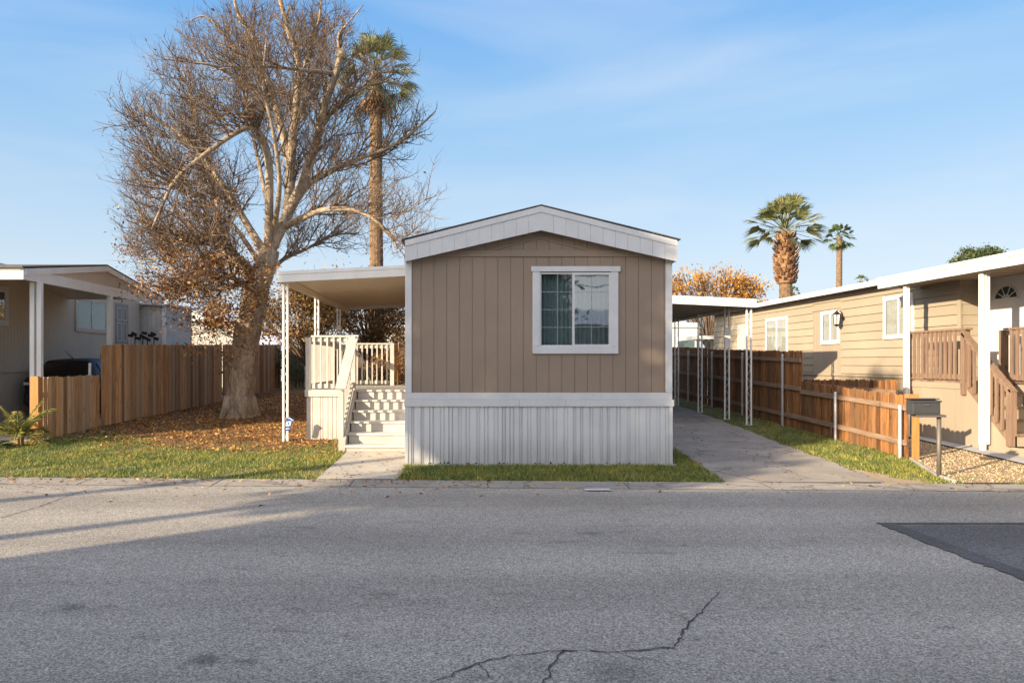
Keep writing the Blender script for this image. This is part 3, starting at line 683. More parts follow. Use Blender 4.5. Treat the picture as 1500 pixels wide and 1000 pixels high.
# ribbed metal skirting
def ribbed(mb, u0, u1, z0, z1, plane, at, out=-1, seed=1, zf=None):
    rr = random.Random(seed); prof = []; u = u0
    while u < u1:
        w1 = rr.choice((0.052,0.066,0.074,0.092)); dpt = rr.uniform(0.011,0.019)
        k = u
        for (du, dep) in ((0,0),(w1,0),(0.005,-dpt),(0.013,-dpt),(0.005,0),(rr.choice((0.010,0.018,0.03)),0),(0.005,-dpt),(0.013,-dpt*rr.uniform(0.5,1)),(0.005,0)):
            k += du; prof.append((k, dep+rr.uniform(-0.002,0.002)))
        u = k
    prof = [p for p in prof if p[0] < u1]+[(u1, 0)]
    for (a, b) in zip(prof[:-1], prof[1:]):
        if b[0]-a[0] < 1e-5: continue
        za, zb_ = (z0, z0) if zf is None else (zf(a[0]), zf(b[0]))
        if plane == 'y': mb.poly([(a[0],at-a[1]*-out if False else at-a[1],za),(b[0],at-b[1],zb_),(b[0],at-b[1],z1),(a[0],at-a[1],z1)])
        else: mb.poly([(at+out*a[1],a[0],za),(at+out*b[1],b[0],zb_),(at+out*b[1],b[0],z1),(at+out*a[1],a[0],z1)])
mb = MB(); ribbed(mb, HX0+0.01, HX1-0.01, 0.012, 0.93, 'y', HY0-0.016, seed=3); mb.build('skirting', M['skirt'], home)
mb = MB(); ribbed(mb, HY0+0.01, HY1, 0.0, 0.95, 'x', HX1+0.02, out=1, seed=4); ribbed(mb, HY0+0.01, HY1, 0.0, 0.95, 'x', HX0-0.02, out=-1, seed=5)
mb.build('skirting', M['skirt'], home)
mb = MB(); mb.box(HX0-0.02, HX0+0.03, HY0-0.026, HY0+0.02, -0.02, 0.912); mb.box(HX1-0.03, HX1+0.022, HY0-0.026, HY0+0.02, -0.02, 0.912)
mb.box(HX0+0.032, HX1-0.032, HY0-0.035, HY0-0.028, -0.02, 0.035); mb.box(HX1-0.12, HX1+0.06, HY0-0.10, HY0-0.036, -0.02, 0.03)
mb.build('skirting_trim', M['skirt'], home)
mb = MB(); rr = random.Random(8)
for i in range(17):
    x = HX0+0.3+rr.random()*3.3; w = rr.uniform(0.012,0.05); h = rr.uniform(0.015,0.045)
    mb = MB(); mb.prism([(x,HY0-0.040,0.036),(x+w,HY0-0.040,0.036),(x+w*rr.random(),HY0-0.040,0.036+h)], (0,0.003,0))
    mb.build('painted_skirting_gap', M['black'], home)  # black chips painted as the darkness of holes along the skirting foot
# front window: trim frame, sashes with grids, glass, curtain, dark room
y0 = HY0-0.012
fr = MB()
A0, A1, Z0, Z1 = wx(779.8,11.4), wx(905,11.4), wz(518,11.4), wz(398.3,11.4)
t = 0.115
fr.box(A0, A0+t, y0-0.03, y0, Z0+t, Z1); fr.box(A1-t, A1, y0-0.03, y0, Z0+t, Z1); fr.box(A0, A1, y0-0.033, y0, Z0, Z0+t-0.002)
fr.box(A0-0.02, A1+0.032, y0-0.04, y0, Z1+0.001, wz(390.5,11.4))
win = fr.build('window', M['white'], home, bevel=0.004)
i0, i1, j0, j1 = A0+t-0.002, A1-t+0.002, Z0+t-0.004, Z1-0.012; mid = wx(840.5,11.4)
for (u0, u1, yy, w_) in ((i0, mid+0.02, y0+0.002, 0.024), (mid-0.028, i1, y0-0.016, 0.034)):
    sb = MB()
    sb.box(u0, u0+w_, yy-0.012, yy+0.01, j0, j1); sb.box(u1-w_, u1, yy-0.012, yy+0.01, j0, j1)
    sb.box(u0+w_, u1-w_, yy-0.012, yy+0.01, j0, j0+w_); sb.box(u0+w_, u1-w_, yy-0.012, yy+0.01, j1-w_, j1)
    sb.build('sash', M['white'], win)
    gb = MB(); cx = (u0+u1)/2; gb.box(cx-0.004, cx+0.004, yy-0.008, yy-0.0045, j0+w_, j1-w_)
    for k in range(1, 4):
        z = j0+w_+(j1-j0-2*w_)*k/4; gb.box(u0+w_, u1-w_, yy-0.004, yy-0.001, z-0.004, z+0.004)
    gb.build('window_grid', M['gridgrey'], win)
    p = MB(); p.poly([(u0+w_,yy,j0+w_),(u1-w_,yy,j0+w_),(u1-w_,yy,j1-w_),(u0+w_,yy,j1-w_)])
    p.build('pane', M['glassdark' if u0 == i0 else 'glass'], win)
cb = MB(); n = 90; ca, cbx = i0-0.05, i1+0.05
for i in range(n):
    def cp(i):
        u = ca+(cbx-ca)*i/n; return (u, HY0+0.12+0.022*math.sin(i*1.15+0.8*math.sin(i*0.37)))
    a, b = cp(i), cp(i+1)
    cb.poly([(a[0],a[1],j0-0.03),(b[0],b[1],j0-0.03),(b[0],b[1],j1+0.03),(a[0],a[1],j1+0.03)])
cb.build('curtain', M['curtain'], win, smooth=True)
# a porch side door (left wall)
mb = MB(); mb.box(HX0-0.045, HX0-0.014, 15.6, 16.5, 1.08, 3.02); door = mb.build('door', M['white'], home)
mb = MB(); mb.tube([(HX0-0.09,16.42,2.02),(HX0-0.045,16.42,2.02)], 0.03, 10); mb.build('handle', M['galv'], door)

# ------------------------------------------------------------------ porch deck, steps and railings
DX0, DY0, DY1, DZ = -2.95, 14.42, 17.25, 1.06
SX0, SX1 = -1.93, HX0-0.025
deck = thing('porch_deck', (-1.9, 15.0, G(14.4)), 'worn white wooden porch with steps and baluster railings beside the tan home', 'porch')
mb = MB(); 
for i in range(20):
    y = DY0+i*(DY1-DY0)/20; mb.box(DX0-0.02, SX1, y+0.004, y+(DY1-DY0)/20-0.004, DZ-0.035, DZ)
mb.build('deck_floor', M['tread'], deck)
# boxed skirt, front and side
mb = MB(); u = DX0; zg = G(DY0)-0.03
xs_ = [DX0, -2.83, -2.68, -2.63, -2.53, -2.44, -2.36, -2.26, -2.17, -2.08]
for a, b in zip(xs_[:-1], xs_[1:]): mb.box(a+0.004, b-0.004, DY0-0.005, DY0+0.02, zg, DZ-0.13)
for i in range(20):
    y = DY0+0.02+i*0.14
    if y+0.14 < DY1: mb.box(DX0-0.004, DX0+0.02, y+0.004, y+0.136, zg, DZ-0.13)
mb.box(DX0+0.024, -2.08, DY0+0.022, DY1, zg, DZ-0.14)
mb.build('skirting', M['oldwhite'], deck)
mb = MB(); mb.box(DX0-0.03, -2.02, DY0-0.035, DY0-0.006, DZ-0.135, DZ-0.01); mb.box(DX0-0.034, DX0-0.005, DY0-0.004, DY1, DZ-0.135, DZ-0.01)
mb.build('rim_board', M['oldwhite'], deck)
# steps
runs = [12.80, 13.10, 13.40, 13.70, 14.0, 14.30]
zst = [0.153, 0.335, 0.52, 0.70, 0.88, 1.06]
for i in range(5):
    st = MB(); st.box(SX0, SX1, runs[i]+0.01, runs[i]+0.03, (zst[i-1] if i else -0.01), zst[i]-0.032)
    r_ = st.build('riser', M['oldwhite'], deck)
    st = MB(); st.box(SX0-0.02, SX1, runs[i]-0.02, runs[i+1]+0.008, zst[i]-0.032, zst[i]); st.build('tread', M['tread'], deck)
st = MB(); st.box(SX0, SX1, runs[5]+0.01, runs[5]+0.03, zst[4], DZ-0.036); st.build('riser', M['tread'], deck)
mb = MB(); mb.box(SX0-0.02, SX1, 14.285, DY0-0.001, DZ-0.035, DZ); mb.build('deck_edge', M['tread'], deck)
# side stringer wall of the steps
mb = MB(); pr = [(SX0-0.024, 12.86, -0.01), (SX0-0.024, DY0-0.01, -0.01), (SX0-0.024, DY0-0.01, DZ), (SX0-0.024, 14.2, DZ), (SX0-0.024, 12.86, 0.24)]
mb.prism(pr, (-0.045,0,0)); mb.build('stringer', M['oldwhite'], deck)
# newel and sloping rail
NX = SX0-0.10
mb = MB(); mb.box(NX-0.055, NX+0.03, 12.92, 13.02, -0.02, 1.17); mb.build('newel', M['oldwhite'], deck)
mb = MB(); mb.box(NX-0.045, NX+0.045, DY0-0.10, DY0-0.005, 0.10, 2.10); mb.build('newel', M['oldwhite'], deck)
railp = MB(); railp.bar((NX, 12.80, 1.13), (NX, DY0+0.05, 2.115), 0.185, 0.038)
rl = railp.build('stair_rail', M['oldwhite'], deck)
mb = MB(); mb.bar((NX, 12.95, 0.30), (NX, DY0-0.1, 1.18), 0.04, 0.09); mb.build('lower_rail', M['oldwhite'], rl)
for i in range(9):
    y = 13.10+i*0.135; zb_ = 0.34+(y-12.95)*0.60
    mb = MB(); mb.box(NX-0.075, NX-0.04, y, y+0.036, zb_, zb_+0.86+(y-12.95)*0.02); mb.build('baluster', M['oldwhite'], rl)
# front deck railing
def railing(name, p, q, z, h, n, mat, cap=True, w=0.034):
    (ax, ay), (bx_, by) = p, q; r = MB()
    r.bar((ax,ay,z+h-0.018), (bx_,by,z+h-0.018), 0.12, 0.036); r.bar((ax,ay,z+h-0.08), (bx_,by,z+h-0.08), 0.036, 0.085)
    o = r.build(name, mat, deck)
    r = MB(); r.bar((ax,ay,z+0.07), (bx_,by,z+0.07), 0.036, 0.085); r.build('bottom_rail', mat, o)
    L = math.hypot(bx_-ax, by-ay)
    tx, ty = (bx_-ax)/L, (by-ay)/L; ox, oy = -ty*0.036, tx*0.036
    if ty == 0: ox, oy = 0, -0.036
    else: ox, oy = (-0.036, 0)
    for i in range(n):
        t = (i+0.5)/n; cx, cy = ax+(bx_-ax)*t+ox, ay+(by-ay)*t+oy
        b = MB(); b.box(cx-w/2, cx+w/2, cy-w/2, cy+w/2, z+0.03, z+h-0.04); b.build('baluster', mat, o)
    return o
railing('railing', (DX0+0.09, DY0+0.03), (-2.10, DY0+0.03), DZ, 1.06, 6, M['oldwhite'])
railing('railing', (DX0+0.03, DY0+0.10), (DX0+0.03, DY1-0.12), DZ, 1.02, 17, M['oldwhite'])
railing('railing', (DX0+0.10, DY1-0.06), (-1.58, DY1-0.06), DZ, 0.98, 11, M['oldwhite'])
for (x, y, h) in ((DX0+0.03, DY0+0.03, 1.02), (DX0+0.03, DY1-0.06, 1.0), (-1.52, DY1-0.06, 0.98)):
    mb = MB(); mb.box(x-0.045, x+0.045, y-0.045, y+0.045, DZ-0.01, DZ+h); mb.build('newel', M['oldwhite'], deck)
rb = MB(); rb.bar((-1.45, DY1+0.02, DZ+0.95), (-1.45, DY1+1.1, 0.95), 0.10, 0.036); rb.bar((-1.45, DY1+0.02, DZ+0.12), (-1.45, DY1+1.1, 0.2), 0.036, 0.08)
br = rb.build('stair_rail', M['cedar_l'], deck)
for i in range(6):
    y = DY1+0.12+i*0.17; z0_ = 1.06-(y-DY1)*0.8; mb = MB(); mb.box(-1.47, -1.43, y, y+0.035, z0_+0.05, z0_+0.86); mb.build('baluster', M['cedar_l'], br)

# ------------------------------------------------------------------ lattice posts, porch awning, carport
def lattice_post(parent, x, y, z0, z1, w=0.10, along='x', mat='whitemetal', scroll=0.6, bar_=0.026):
    mb = MB()
    for s in (-1, 1):
        cx, cy = (x+s*w/2, y) if along == 'x' else (x, y+s*w/2)
        mb.box(cx-bar_/2, cx+bar_/2, cy-bar_/2, cy+bar_/2, z0, z1)
    mb.box(x-w*0.75, x+w*0.75, y-0.06, y+0.06, z0, z0+0.008)
    po = mb.build('post', M[mat], parent)
    sc = MB(); pts = []; n = int((z1-z0)/0.035)
    for i in range(n+1):
        z = z0+0.02+(z1-z0-0.04)*i/n; a = math.sin(z*2*math.pi/0.34)*(w/2-0.012)
        pts.append((x+a, y, z) if along == 'x' else (x, y+a, z))
    sc.tube(pts, 0.0045, 5)
    sc.build('scroll', M[mat], po)
    return po
AX0, AX1, AY0, AY1 = -3.42, HX0-0.02, 14.0, 21.7
awn = thing('porch_awning', (-2.1, 15, G(15)), 'flat white metal awning on slim posts covering the porch, left side of the tan home', 'awning')
def slab_z(x): return 3.31+(x-AX0)/(AX1-AX0)*0.13        # top of pan
mb = MB(); n = 13
for i in range(n):                                      # pan ribs run across the awning
    y_a, y_b = AY0+0.05+(AY1-AY0-0.1)*i/n, AY0+0.05+(AY1-AY0-0.1)*(i+1)/n
    mb.prism([(AX0+0.04,y_a+0.008,slab_z(AX0)-0.10),(AX0+0.04,y_b-0.008,slab_z(AX0)-0.10),(AX0+0.04,y_b-0.008,slab_z(AX0)-0.07),(AX0+0.04,y_a+0.008,slab_z(AX0)-0.07)], (AX1-AX0-0.05,0,0.13))
mb.prism([(AX0+0.04,AY0+0.04,slab_z(AX0)-0.09),(AX0+0.04,AY1-0.04,slab_z(AX0)-0.09),(AX0+0.04,AY1-0.04,slab_z(AX0)-0.03),(AX0+0.04,AY0+0.04,slab_z(AX0)-0.03)], (AX1-AX0-0.05,0,0.13))
mb.build('roof_pan', M['soffit'], awn)
mb = MB()
mb.prism([(AX0,AY0,slab_z(AX0)-0.20),(AX0,AY0+0.03,slab_z(AX0)-0.20),(AX0,AY0+0.03,slab_z(AX0)),(AX0,AY0,slab_z(AX0))], (AX1-AX0,0,0.13))
mb.prism([(AX0,AY0-0.012,slab_z(AX0)-0.055),(AX0,AY0-0.001,slab_z(AX0)-0.055),(AX0,AY0-0.001,slab_z(AX0)+0.006),(AX0,AY0-0.012,slab_z(AX0)+0.006)], (AX1-AX0,0,0.13))
mb.prism([(AX0,AY1-0.03,slab_z(AX0)-0.20),(AX0,AY1,slab_z(AX0)-0.20),(AX0,AY1,slab_z(AX0)),(AX0,AY1-0.03,slab_z(AX0))], (AX1-AX0,0,0.13))
mb.box(AX0-0.004, AX0+0.035, AY0+0.031, AY1-0.031, slab_z(AX0)-0.198, slab_z(AX0)+0.002)
mb.build('fascia', M['whitemetal'], awn)
mb = MB(); mb.box(AX0+0.08, AX0+0.16, AY0+0.06, AY1-0.06, slab_z(AX0)-0.215, slab_z(AX0)-0.105); mb.build('beam', M['soffit'], awn)
for y in (14.15, 17.3, 20.5): lattice_post(awn, AX0+0.12, y, G(y), slab_z(AX0)-0.214, 0.078, bar_=0.036)
# home security sign tied to the front awning post
sg = thing('security_sign', (AX0+0.17, 14.09, 0.36), 'small blue and white house shaped security sign on the front awning post', 'sign')
def sgp(px, py): return (wx(px, 14.06), 14.06, wz(py, 14.06))
mb = MB(); mb.prism([sgp(419.5,612.5),sgp(424,610),sgp(431.5,615.5),sgp(426.5,619.5),sgp(425.5,625.5),sgp(423.5,630.5),sgp(419,631),sgp(415.5,628),sgp(418,626)], (0,0.012,0)); mb.build('panel', M['bluesign'], sg)
mb = MB(); mb.prism([sgp(419.2,617.2),sgp(427,616.6),sgp(425,623.2),sgp(418.6,624.4)], (0,-0.004,0)); mb.build('sign_house', M['whitesign'], sg)
mb = MB(); mb.prism([sgp(421.5,618.8),sgp(423.6,618.6),sgp(423.4,621.6),sgp(421.3,621.9)], (0,-0.007,0)); mb.build('sign_window', M['bluesign'], sg)
mb = MB(); mb.prism([sgp(418.6,627.2),sgp(424,626.6),sgp(423.6,627.8),sgp(418.4,628.4)], (0,-0.004,0)); mb.build('sign_stripe', M['whitesign'], sg); mb = MB(); mb.prism([sgp(421.2,613.2),sgp(424,611.6),sgp(430,615.4),sgp(429.2,616.0),sgp(424,612.8)], (0,-0.004,0)); mb.build('sign_stripe', M['whitesign'], sg)

cp = thing('carport', (5.1, 20, G(20)), 'flat white metal carport roof on thin lattice posts, right of the tan home', 'carport')
CX0, CX1, CY0, CY1 = HX1+0.02, 6.86, 16.9, 26.8
def cz(x): return 3.20-(x-CX0)/(CX1-CX0)*0.16
mb = MB(); n = 16
for i in range(n):
    y_a, y_b = CY0+0.05+(CY1-CY0-0.1)*i/n, CY0+0.05+(CY1-CY0-0.1)*(i+1)/n
    mb.prism([(CX0,y_a+0.01,cz(CX0)-0.11),(CX0,y_b-0.01,cz(CX0)-0.11),(CX0,y_b-0.01,cz(CX0)-0.08),(CX0,y_a+0.01,cz(CX0)-0.08)], (CX1-CX0-0.04,0,-0.16))
mb.prism([(CX0,CY0+0.04,cz(CX0)-0.10),(CX0,CY1-0.04,cz(CX0)-0.10),(CX0,CY1-0.04,cz(CX0)-0.03),(CX0,CY0+0.04,cz(CX0)-0.03)], (CX1-CX0-0.04,0,-0.16))
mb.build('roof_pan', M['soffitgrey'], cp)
mb = MB()
mb.prism([(CX0,CY0,cz(CX0)-0.19),(CX0,CY0+0.03,cz(CX0)-0.19),(CX0,CY0+0.03,cz(CX0)),(CX0,CY0,cz(CX0))], (CX1-CX0,0,-0.16))
mb.prism([(CX0,CY1-0.03,cz(CX0)-0.19),(CX0,CY1,cz(CX0)-0.19),(CX0,CY1,cz(CX0)),(CX0,CY1-0.03,cz(CX0))], (CX1-CX0,0,-0.16))
mb.box(CX1-0.035, CX1+0.004, CY0+0.031, CY1-0.031, cz(CX1)-0.188, cz(CX1)+0.002)
mb.build('fascia', M['whitemetal'], cp)
for y, x in ((17.05,6.74),(18.3,6.69),(20.3,6.68),(22.6,6.72),(25.4,6.72)): lattice_post(cp, x, y, G(y), cz(CX1)-0.10, 0.105, bar_=0.03)
mb = MB(); mb.box(6.62, 6.76, 18.26, 18.28, 1.95, 2.45); mb.build('post_plate', M['whitemetal'], cp)

# ------------------------------------------------------------------ fences
def picket(mb, x, y, w, z0, z1, ux, uy, thick=0.016, dog=0.03, off=0.0):
    """dog-eared board: centre x,y, width w along (ux,uy)"""
    nx_, ny_ = -uy, ux; x += nx_*off; y += ny_*off
    def p(u, z, s): return (x+ux*u+nx_*thick/2*s, y+uy*u+ny_*thick/2*s, z)
    pr = [(-w/2,z0),(w/2,z0),(w/2,z1-dog),(w/2-dog,z1),(-w/2+dog,z1),(-w/2,z1-dog)]
    mb.prism([p(u,z,-1) for u, z in pr], (nx_*thick, ny_*thick, 0))
def picket_run(mb, A, B, h, seed, w=0.133, gap=0.012, jit=0.014, base=0.03, topf=None, dog=0.03):
    L = math.hypot(B[0]-A[0], B[1]-A[1]); ux, uy = (B[0]-A[0])/L, (B[1]-A[1])/L; rr = random.Random(seed); s = 0
    while s < L-w*0.6:
        ww = w+rr.uniform(-0.006,0.004); x, y = A[0]+ux*(s+ww/2), A[1]+uy*(s+ww/2)
        z0 = G(y)+base*rr.random(); z1 = (G(y)+h if topf is None else topf(y))+rr.uniform(-jit, jit)
        picket(mb, x, y, ww, z0, z1, ux, uy, off=rr.uniform(-0.007,0.007), dog=dog); s += ww+gap+rr.uniform(-0.002,0.004)
# left fence
LF = [(-8.08,14.22),(-8.02,16.6),(-7.6,23.9),(-7.45,31.2)]
lf = thing('cedar_fence', (-7.8, 20, G(20)), 'long weathered cedar picket fence on the left, low front section then tall', 'fence')
mb = MB(); picket_run(mb, LF[0], LF[1], 1.12, 1, topf=lambda y: wz(553-(y-14.2)*2.0, y)); mb.build('low_panel', M['cedar_l'], lf)
mb = MB(); picket_run(mb, LF[1], LF[2], 1.87, 2, topf=lambda y: wz(504.5,y)); picket_run(mb, LF[2], LF[3], 1.87, 3, topf=lambda y: wz(504.5,y)); mb.build('tall_panel', M['cedar_l'], lf)
mb = MB(); mb.box(-8.17, -8.02, 14.10, 14.20, G(14.1)-0.02, wz(553,14.1)); mb.prism([(-8.17,14.10,wz(553,14.1)),(-8.02,14.10,wz(553,14.1)),(-8.045,14.10,wz(551,14.1)),(-8.145,14.10,wz(551,14.1))],(0,0.1,0)); mb.build('end_post', M['cedar_post'], lf)
for (a, b, hs) in ((LF[0],LF[1],(0.25,0.9)),(LF[1],LF[2],(0.25,0.95,1.6)),(LF[2],LF[3],(0.25,0.95,1.6))):
    for h in hs:
        mb = MB(); mb.bar((a[0]-0.04,a[1],G(a[1])+h),(b[0]-0.04,b[1],G(b[1])+h),0.036,0.085); mb.build('rail', M['rail'], lf)
for y in (16.3, 18.8, 21.2, 23.6, 26, 28.5, 31):
    x = np.interp(y, [p[1] for p in LF], [p[0] for p in LF])-0.10
    top = 1.55 if y < 16.5 else G(y)+1.75
    mb = MB(); mb.tube([(x,y,G(y)-0.02),(x,y,top)], 0.03, 10); mb.tube([(x,y,top),(x,y,top+0.03)], [0.036,0.02], 10); mb.build('metal_post', M['galv'], lf)
# right fence
RF = [(7.32,11.98),(7.47,14.75),(7.5,16.05),(7.62,22.5),(7.66,31.0)]
rf = thing('cedar_fence', (7.5, 18, G(18)), 'reddish cedar fence along the cracked driveway, rails and steel posts facing the tan home', 'fence')
def lowtop(y): return wz(np.interp(y,[11.9,13.2,14.5,16.1],[579,572,565,557]), y)
mb = MB(); picket_run(mb, RF[0], RF[1], 1.1, 11, topf=lowtop); picket_run(mb, RF[1], RF[2], 1.1, 14, topf=lowtop); mb.build('low_panel', M['cedar_r'], rf)
mb = MB(); picket_run(mb, RF[2], RF[3], 1.75, 12, topf=lambda y: G(y)+1.72+0.012*(y-16)*0+0.0); picket_run(mb, RF[3], RF[4], 1.75, 13, topf=lambda y: G(y)+1.76); mb.build('tall_panel', M['cedar_r'], rf)
posts = [(7.27,12.06),(7.36,14.36),(7.40,16.85),(7.44,19.35),(7.47,21.8),(7.52,24.1),(7.55,26.5),(7.56,29.0)]
def fx(y): return np.interp(y, [p[1] for p in RF], [p[0] for p in RF])
segs = [(11.98,14.36),(14.36,16.05),(16.05,16.85),(16.85,19.35),(19.35,21.8),(21.8,24.1),(24.1,26.5),(26.5,31)]
for a, b in segs:
    hs = (0.27, 0.84) if b <= 16.06 else (0.27, 0.90, 1.52)
    for h in hs:
        mb = MB(); mb.bar((fx(a)-0.032,a+0.003,G(a)+h),(fx(b)-0.032,b-0.003,G(b)+h),0.036,0.088); mb.build('rail', M['rail'], rf)
for (x, y) in posts:
    x = fx(y)-0.085; top = G(y)+ (0.86 if y < 13 else 0.92 if y < 16 else 1.62)
    mb = MB(); mb.tube([(x,y,G(y)-0.02),(x,y,top)], 0.029, 10); mb.tube([(x,y,top),(x,y,top+0.025)], [0.034,0.018], 10)
    for h in ((0.27,0.84) if y < 16.06 else (0.27,0.90,1.52)): mb.tube([(x,y,G(y)+h-0.03),(x,y,G(y)+h+0.03)], 0.036, 10)
    mb.build('metal_post', M['galv'], rf)
mb = MB(); picket(mb, 7.395, 11.90, 0.115, G(11.9)-0.01, wz(602,11.9), 1, 0, 0.018, 0.02); mb.build('end_board', M['cedar_post'], rf)
mb = MB(); mb.box(7.26, 7.47, 11.93, 11.965, wz(584,11.95), wz(577,11.95)); mb.build('cap_board', M['cedar_post'], rf)
nf = thing('cedar_fence', (8.7, 16, G(16)), 'short low cedar fence behind the right hand fence, below the neighbor lap siding', 'fence')
mb = MB(); picket_run(mb, (8.68,14.55), (8.74,18.6), 1.1, 21, topf=lambda y: wz(556,y)); mb.build('low_panel', M['cedar_r'], nf)
mb = MB(); mb.bar((8.64,14.55,1.0),(8.70,18.6,1.05),0.036,0.085); mb.bar((8.64,14.55,0.35),(8.70,18.6,0.42),0.036,0.085); mb.build('rail', M['rail'], nf)
bf = thing('board_fence', (-4, 31.5, G(31)), 'dark old board fence across the back of the left yard', 'fence')
mb = MB(); picket_run(mb, (-7.4,31.5), (HX0+4.2,31.5), 1.8, 31, topf=lambda y: G(31)+1.72); mb.build('board_panel', M['darkfence'], bf)
mb = MB(); mb.bar((-7.4,31.46,G(31)+1.4),(3.4,31.46,G(31)+1.4),0.04,0.09); mb.bar((-7.4,31.46,G(31)+0.4),(3.4,31.46,G(31)+0.4),0.04,0.09); mb.build('rail', M['darkfence'], bf)
bf2 = thing('board_fence', (8.6, 31.5, G(31)), 'dark old board fence at the back end of the carport', 'fence')
mb = MB(); picket_run(mb, (3.5,31.52), (9.5,31.52), 1.8, 32, topf=lambda y: G(31)+1.6); mb.build('board_panel', M['darkfence'], bf2)
mb = MB(); mb.bar((3.5,31.48,G(31)+1.3),(9.5,31.48,G(31)+1.3),0.04,0.09); mb.build('rail', M['darkfence'], bf2)

# ------------------------------------------------------------------ mailbox
mx = thing('mailbox', (6.76, 10.35, G(10.35)), 'dark grey metal mailbox on a worn steel post at the road edge', 'mailbox')
mb = MB(); mb.tube([(6.76,10.35,G(10.35)-0.03),(6.762,10.352,0.83)], 0.029, 12); mb.build('post', M['rust'], mx, smooth=True)
mb = MB(); mb.box(6.40, 6.82, 10.28, 10.42, 0.828, 0.862); mb.build('arm', M['rust'], mx, bevel=0.004)
bx0, bx1, by0, by1 = 6.345, 6.73, 10.27, 10.43
mb = MB(); pr = [(bx0,by0,0.865),(bx0,by1,0.865),(bx0,by1,1.05),(bx0,by1-0.03,1.075),(bx0,by0+0.02,1.06),(bx0,by0,1.035)]
mb.prism(pr, (bx1-bx0,0,0)); mb.build('box', M['darkmetal'], mx, bevel=0.006)
mb = MB(); mb.box(bx0+0.012, bx1-0.012, by0-0.006, by0-0.001, 0.885, 1.015); mb.box(bx0-0.012, bx1+0.012, by0-0.014, by0+0.03, 1.038, 1.062); mb.build('door', M['darkmetal'], mx, bevel=0.003)
mb = MB(); mb.box(6.50, 6.56, by0-0.022, by0-0.007, 0.995, 1.008); mb.build('handle', M['rust'], mx)
mb = MB(); mb.box(bx0-0.012, bx1+0.014, by0+0.031, by1+0.012, 1.077, 1.09); mb.build('lid', M['darkmetal'], mx, bevel=0.003)

# ------------------------------------------------------------------ right neighbour home
RX, RY0, RY1 = 9.9, 14.5, 28.4
rh = thing('mobile_home', (12.2, 20, G(20)), 'long beige lap sided home along the right edge with lantern and white windows', 'mobile home')
wins = [(22.05,23.6,1.80,2.97),(19.06,20.02,2.07,2.96),(15.95,17.08,2.12,3.10)]
def lap(mb, y0, y1, z0, z1, x, step=0.205, out=-1):
    z = z0; 
    while z < z1-0.02:
        zt = min(z+step, z1)
        segs = [(y0, y1)]
        for (a, b, c, d) in wins:
            if c+0.05 < (z+zt)/2 < d-0.05:
                ns = []
                for s in segs:
                    if a > s[0] and b < s[1]: ns += [(s[0], a+0.04), (b-0.04, s[1])]
                    else: ns.append(s)
                segs = ns
        for (a, b) in segs:
            mb.prism([(x,a,z+0.011),(x+out*0.026,a,z+0.011),(x+out*0.008,a,zt),(x,a,zt)], (0,b-a,0))
        z = zt
mb = MB(); lap(mb, RY0, 19.0, 1.30, 3.42, RX); lap(mb, 20.5, RY1, 1.30, 3.42, RX); lap(mb, 19.0, 20.5, 2.98, 3.42, RX)
mb.build('wall', M['tanlap'], rh)
mb = MB(); grooved_wall(mb, 19.003, 20.497, 1.30, lambda y: 2.978, 'x', RX, 0.10, 19.1, 0.014, 0.006, holes=[(19.1,19.98,2.1,2.93)]); mb.build('panel_siding', M['tanpanel'], rh)
mb = MB(); mb.box(RX+0.003, 14.6, RY0+0.003, RY1, 0.9, 3.42); mb.box(10.46, 14.6, 6.0, RY0, 0.9, 3.42); mb.build('wall', M['tanpanel'], rh)
mb = MB()
z = 1.30
while z < 3.4:
    zt = min(z+0.205, 3.42); mb.prism([(RX+0.002,RY0+0.001,z),(RX+0.002,RY0-0.022,z),(RX+0.002,RY0-0.008,zt),(RX+0.002,RY0+0.001,zt)], (0.554,0,0))
    mb.prism([(10.458,7.0,z),(10.438,7.0,z),(10.45,7.0,zt),(10.458,7.0,zt)], (0,6.55,0)); z = zt
mb.build('wall', M['tanlap'], rh)
mb = MB(); grooved_wall(mb, RY0, RY1, G(17)-0.1, lambda y: 1.27, 'x', RX+0.012, 0.12, RY0+0.1, 0.012, 0.006); mb.build('skirting', M['tanpanel'], rh)
mb = MB(); mb.box(RX-0.035, RX+0.01, RY0-0.02, RY1, 1.24, 1.30); mb.build('belt_trim', M['tanpanel'], rh)
mb = MB(); mb.box(RX-0.03, RX+0.0, RY0-0.03, RY0+0.07, 1.301, 3.42); mb.build('corner_trim', M['tanpanel'], rh)
mb = MB(); mb.box(RX-0.32, RX-0.295, 16.2, RY1+0.2, 3.35, 3.46); mb.box(RX-0.294, RX+0.1, 16.2, RY1+0.2, 3.421, 3.44); mb.box(RX-0.33, RX-0.29, 16.0, RY1+0.2, 3.462, 3.478); mb.build('fascia', M['white'], rh)
mb = MB(); mb.prism([(RX-0.30,6,3.462),(12.2,6,3.62),(14.9,6,3.46),(14.9,6,3.44),(RX-0.30,6,3.44)], (0,RY1-5.8,0)); mb.build('roof', M['shingle'], rh)
mb = MB(); mb.tube([(11.0,17.1,3.5),(11.0,17.1,3.66)], 0.12, 14); mb.tube([(11.0,17.1,3.66),(11.0,17.1,3.71)], [0.2,0.1], 14); mb.build('roof_vent', M['rust'], rh)
for i, (a, b, c, d) in enumerate(wins): window(rh, 'x', a, b, c, d, RX-0.014, 0.075, -1, 'clearglass', blind=True)
mb = MB(); mb.box(RX-0.03, RX-0.02, 25.1, 26.0, 1.3, 2.9); mb.build('door', M['oldwhite'], rh)
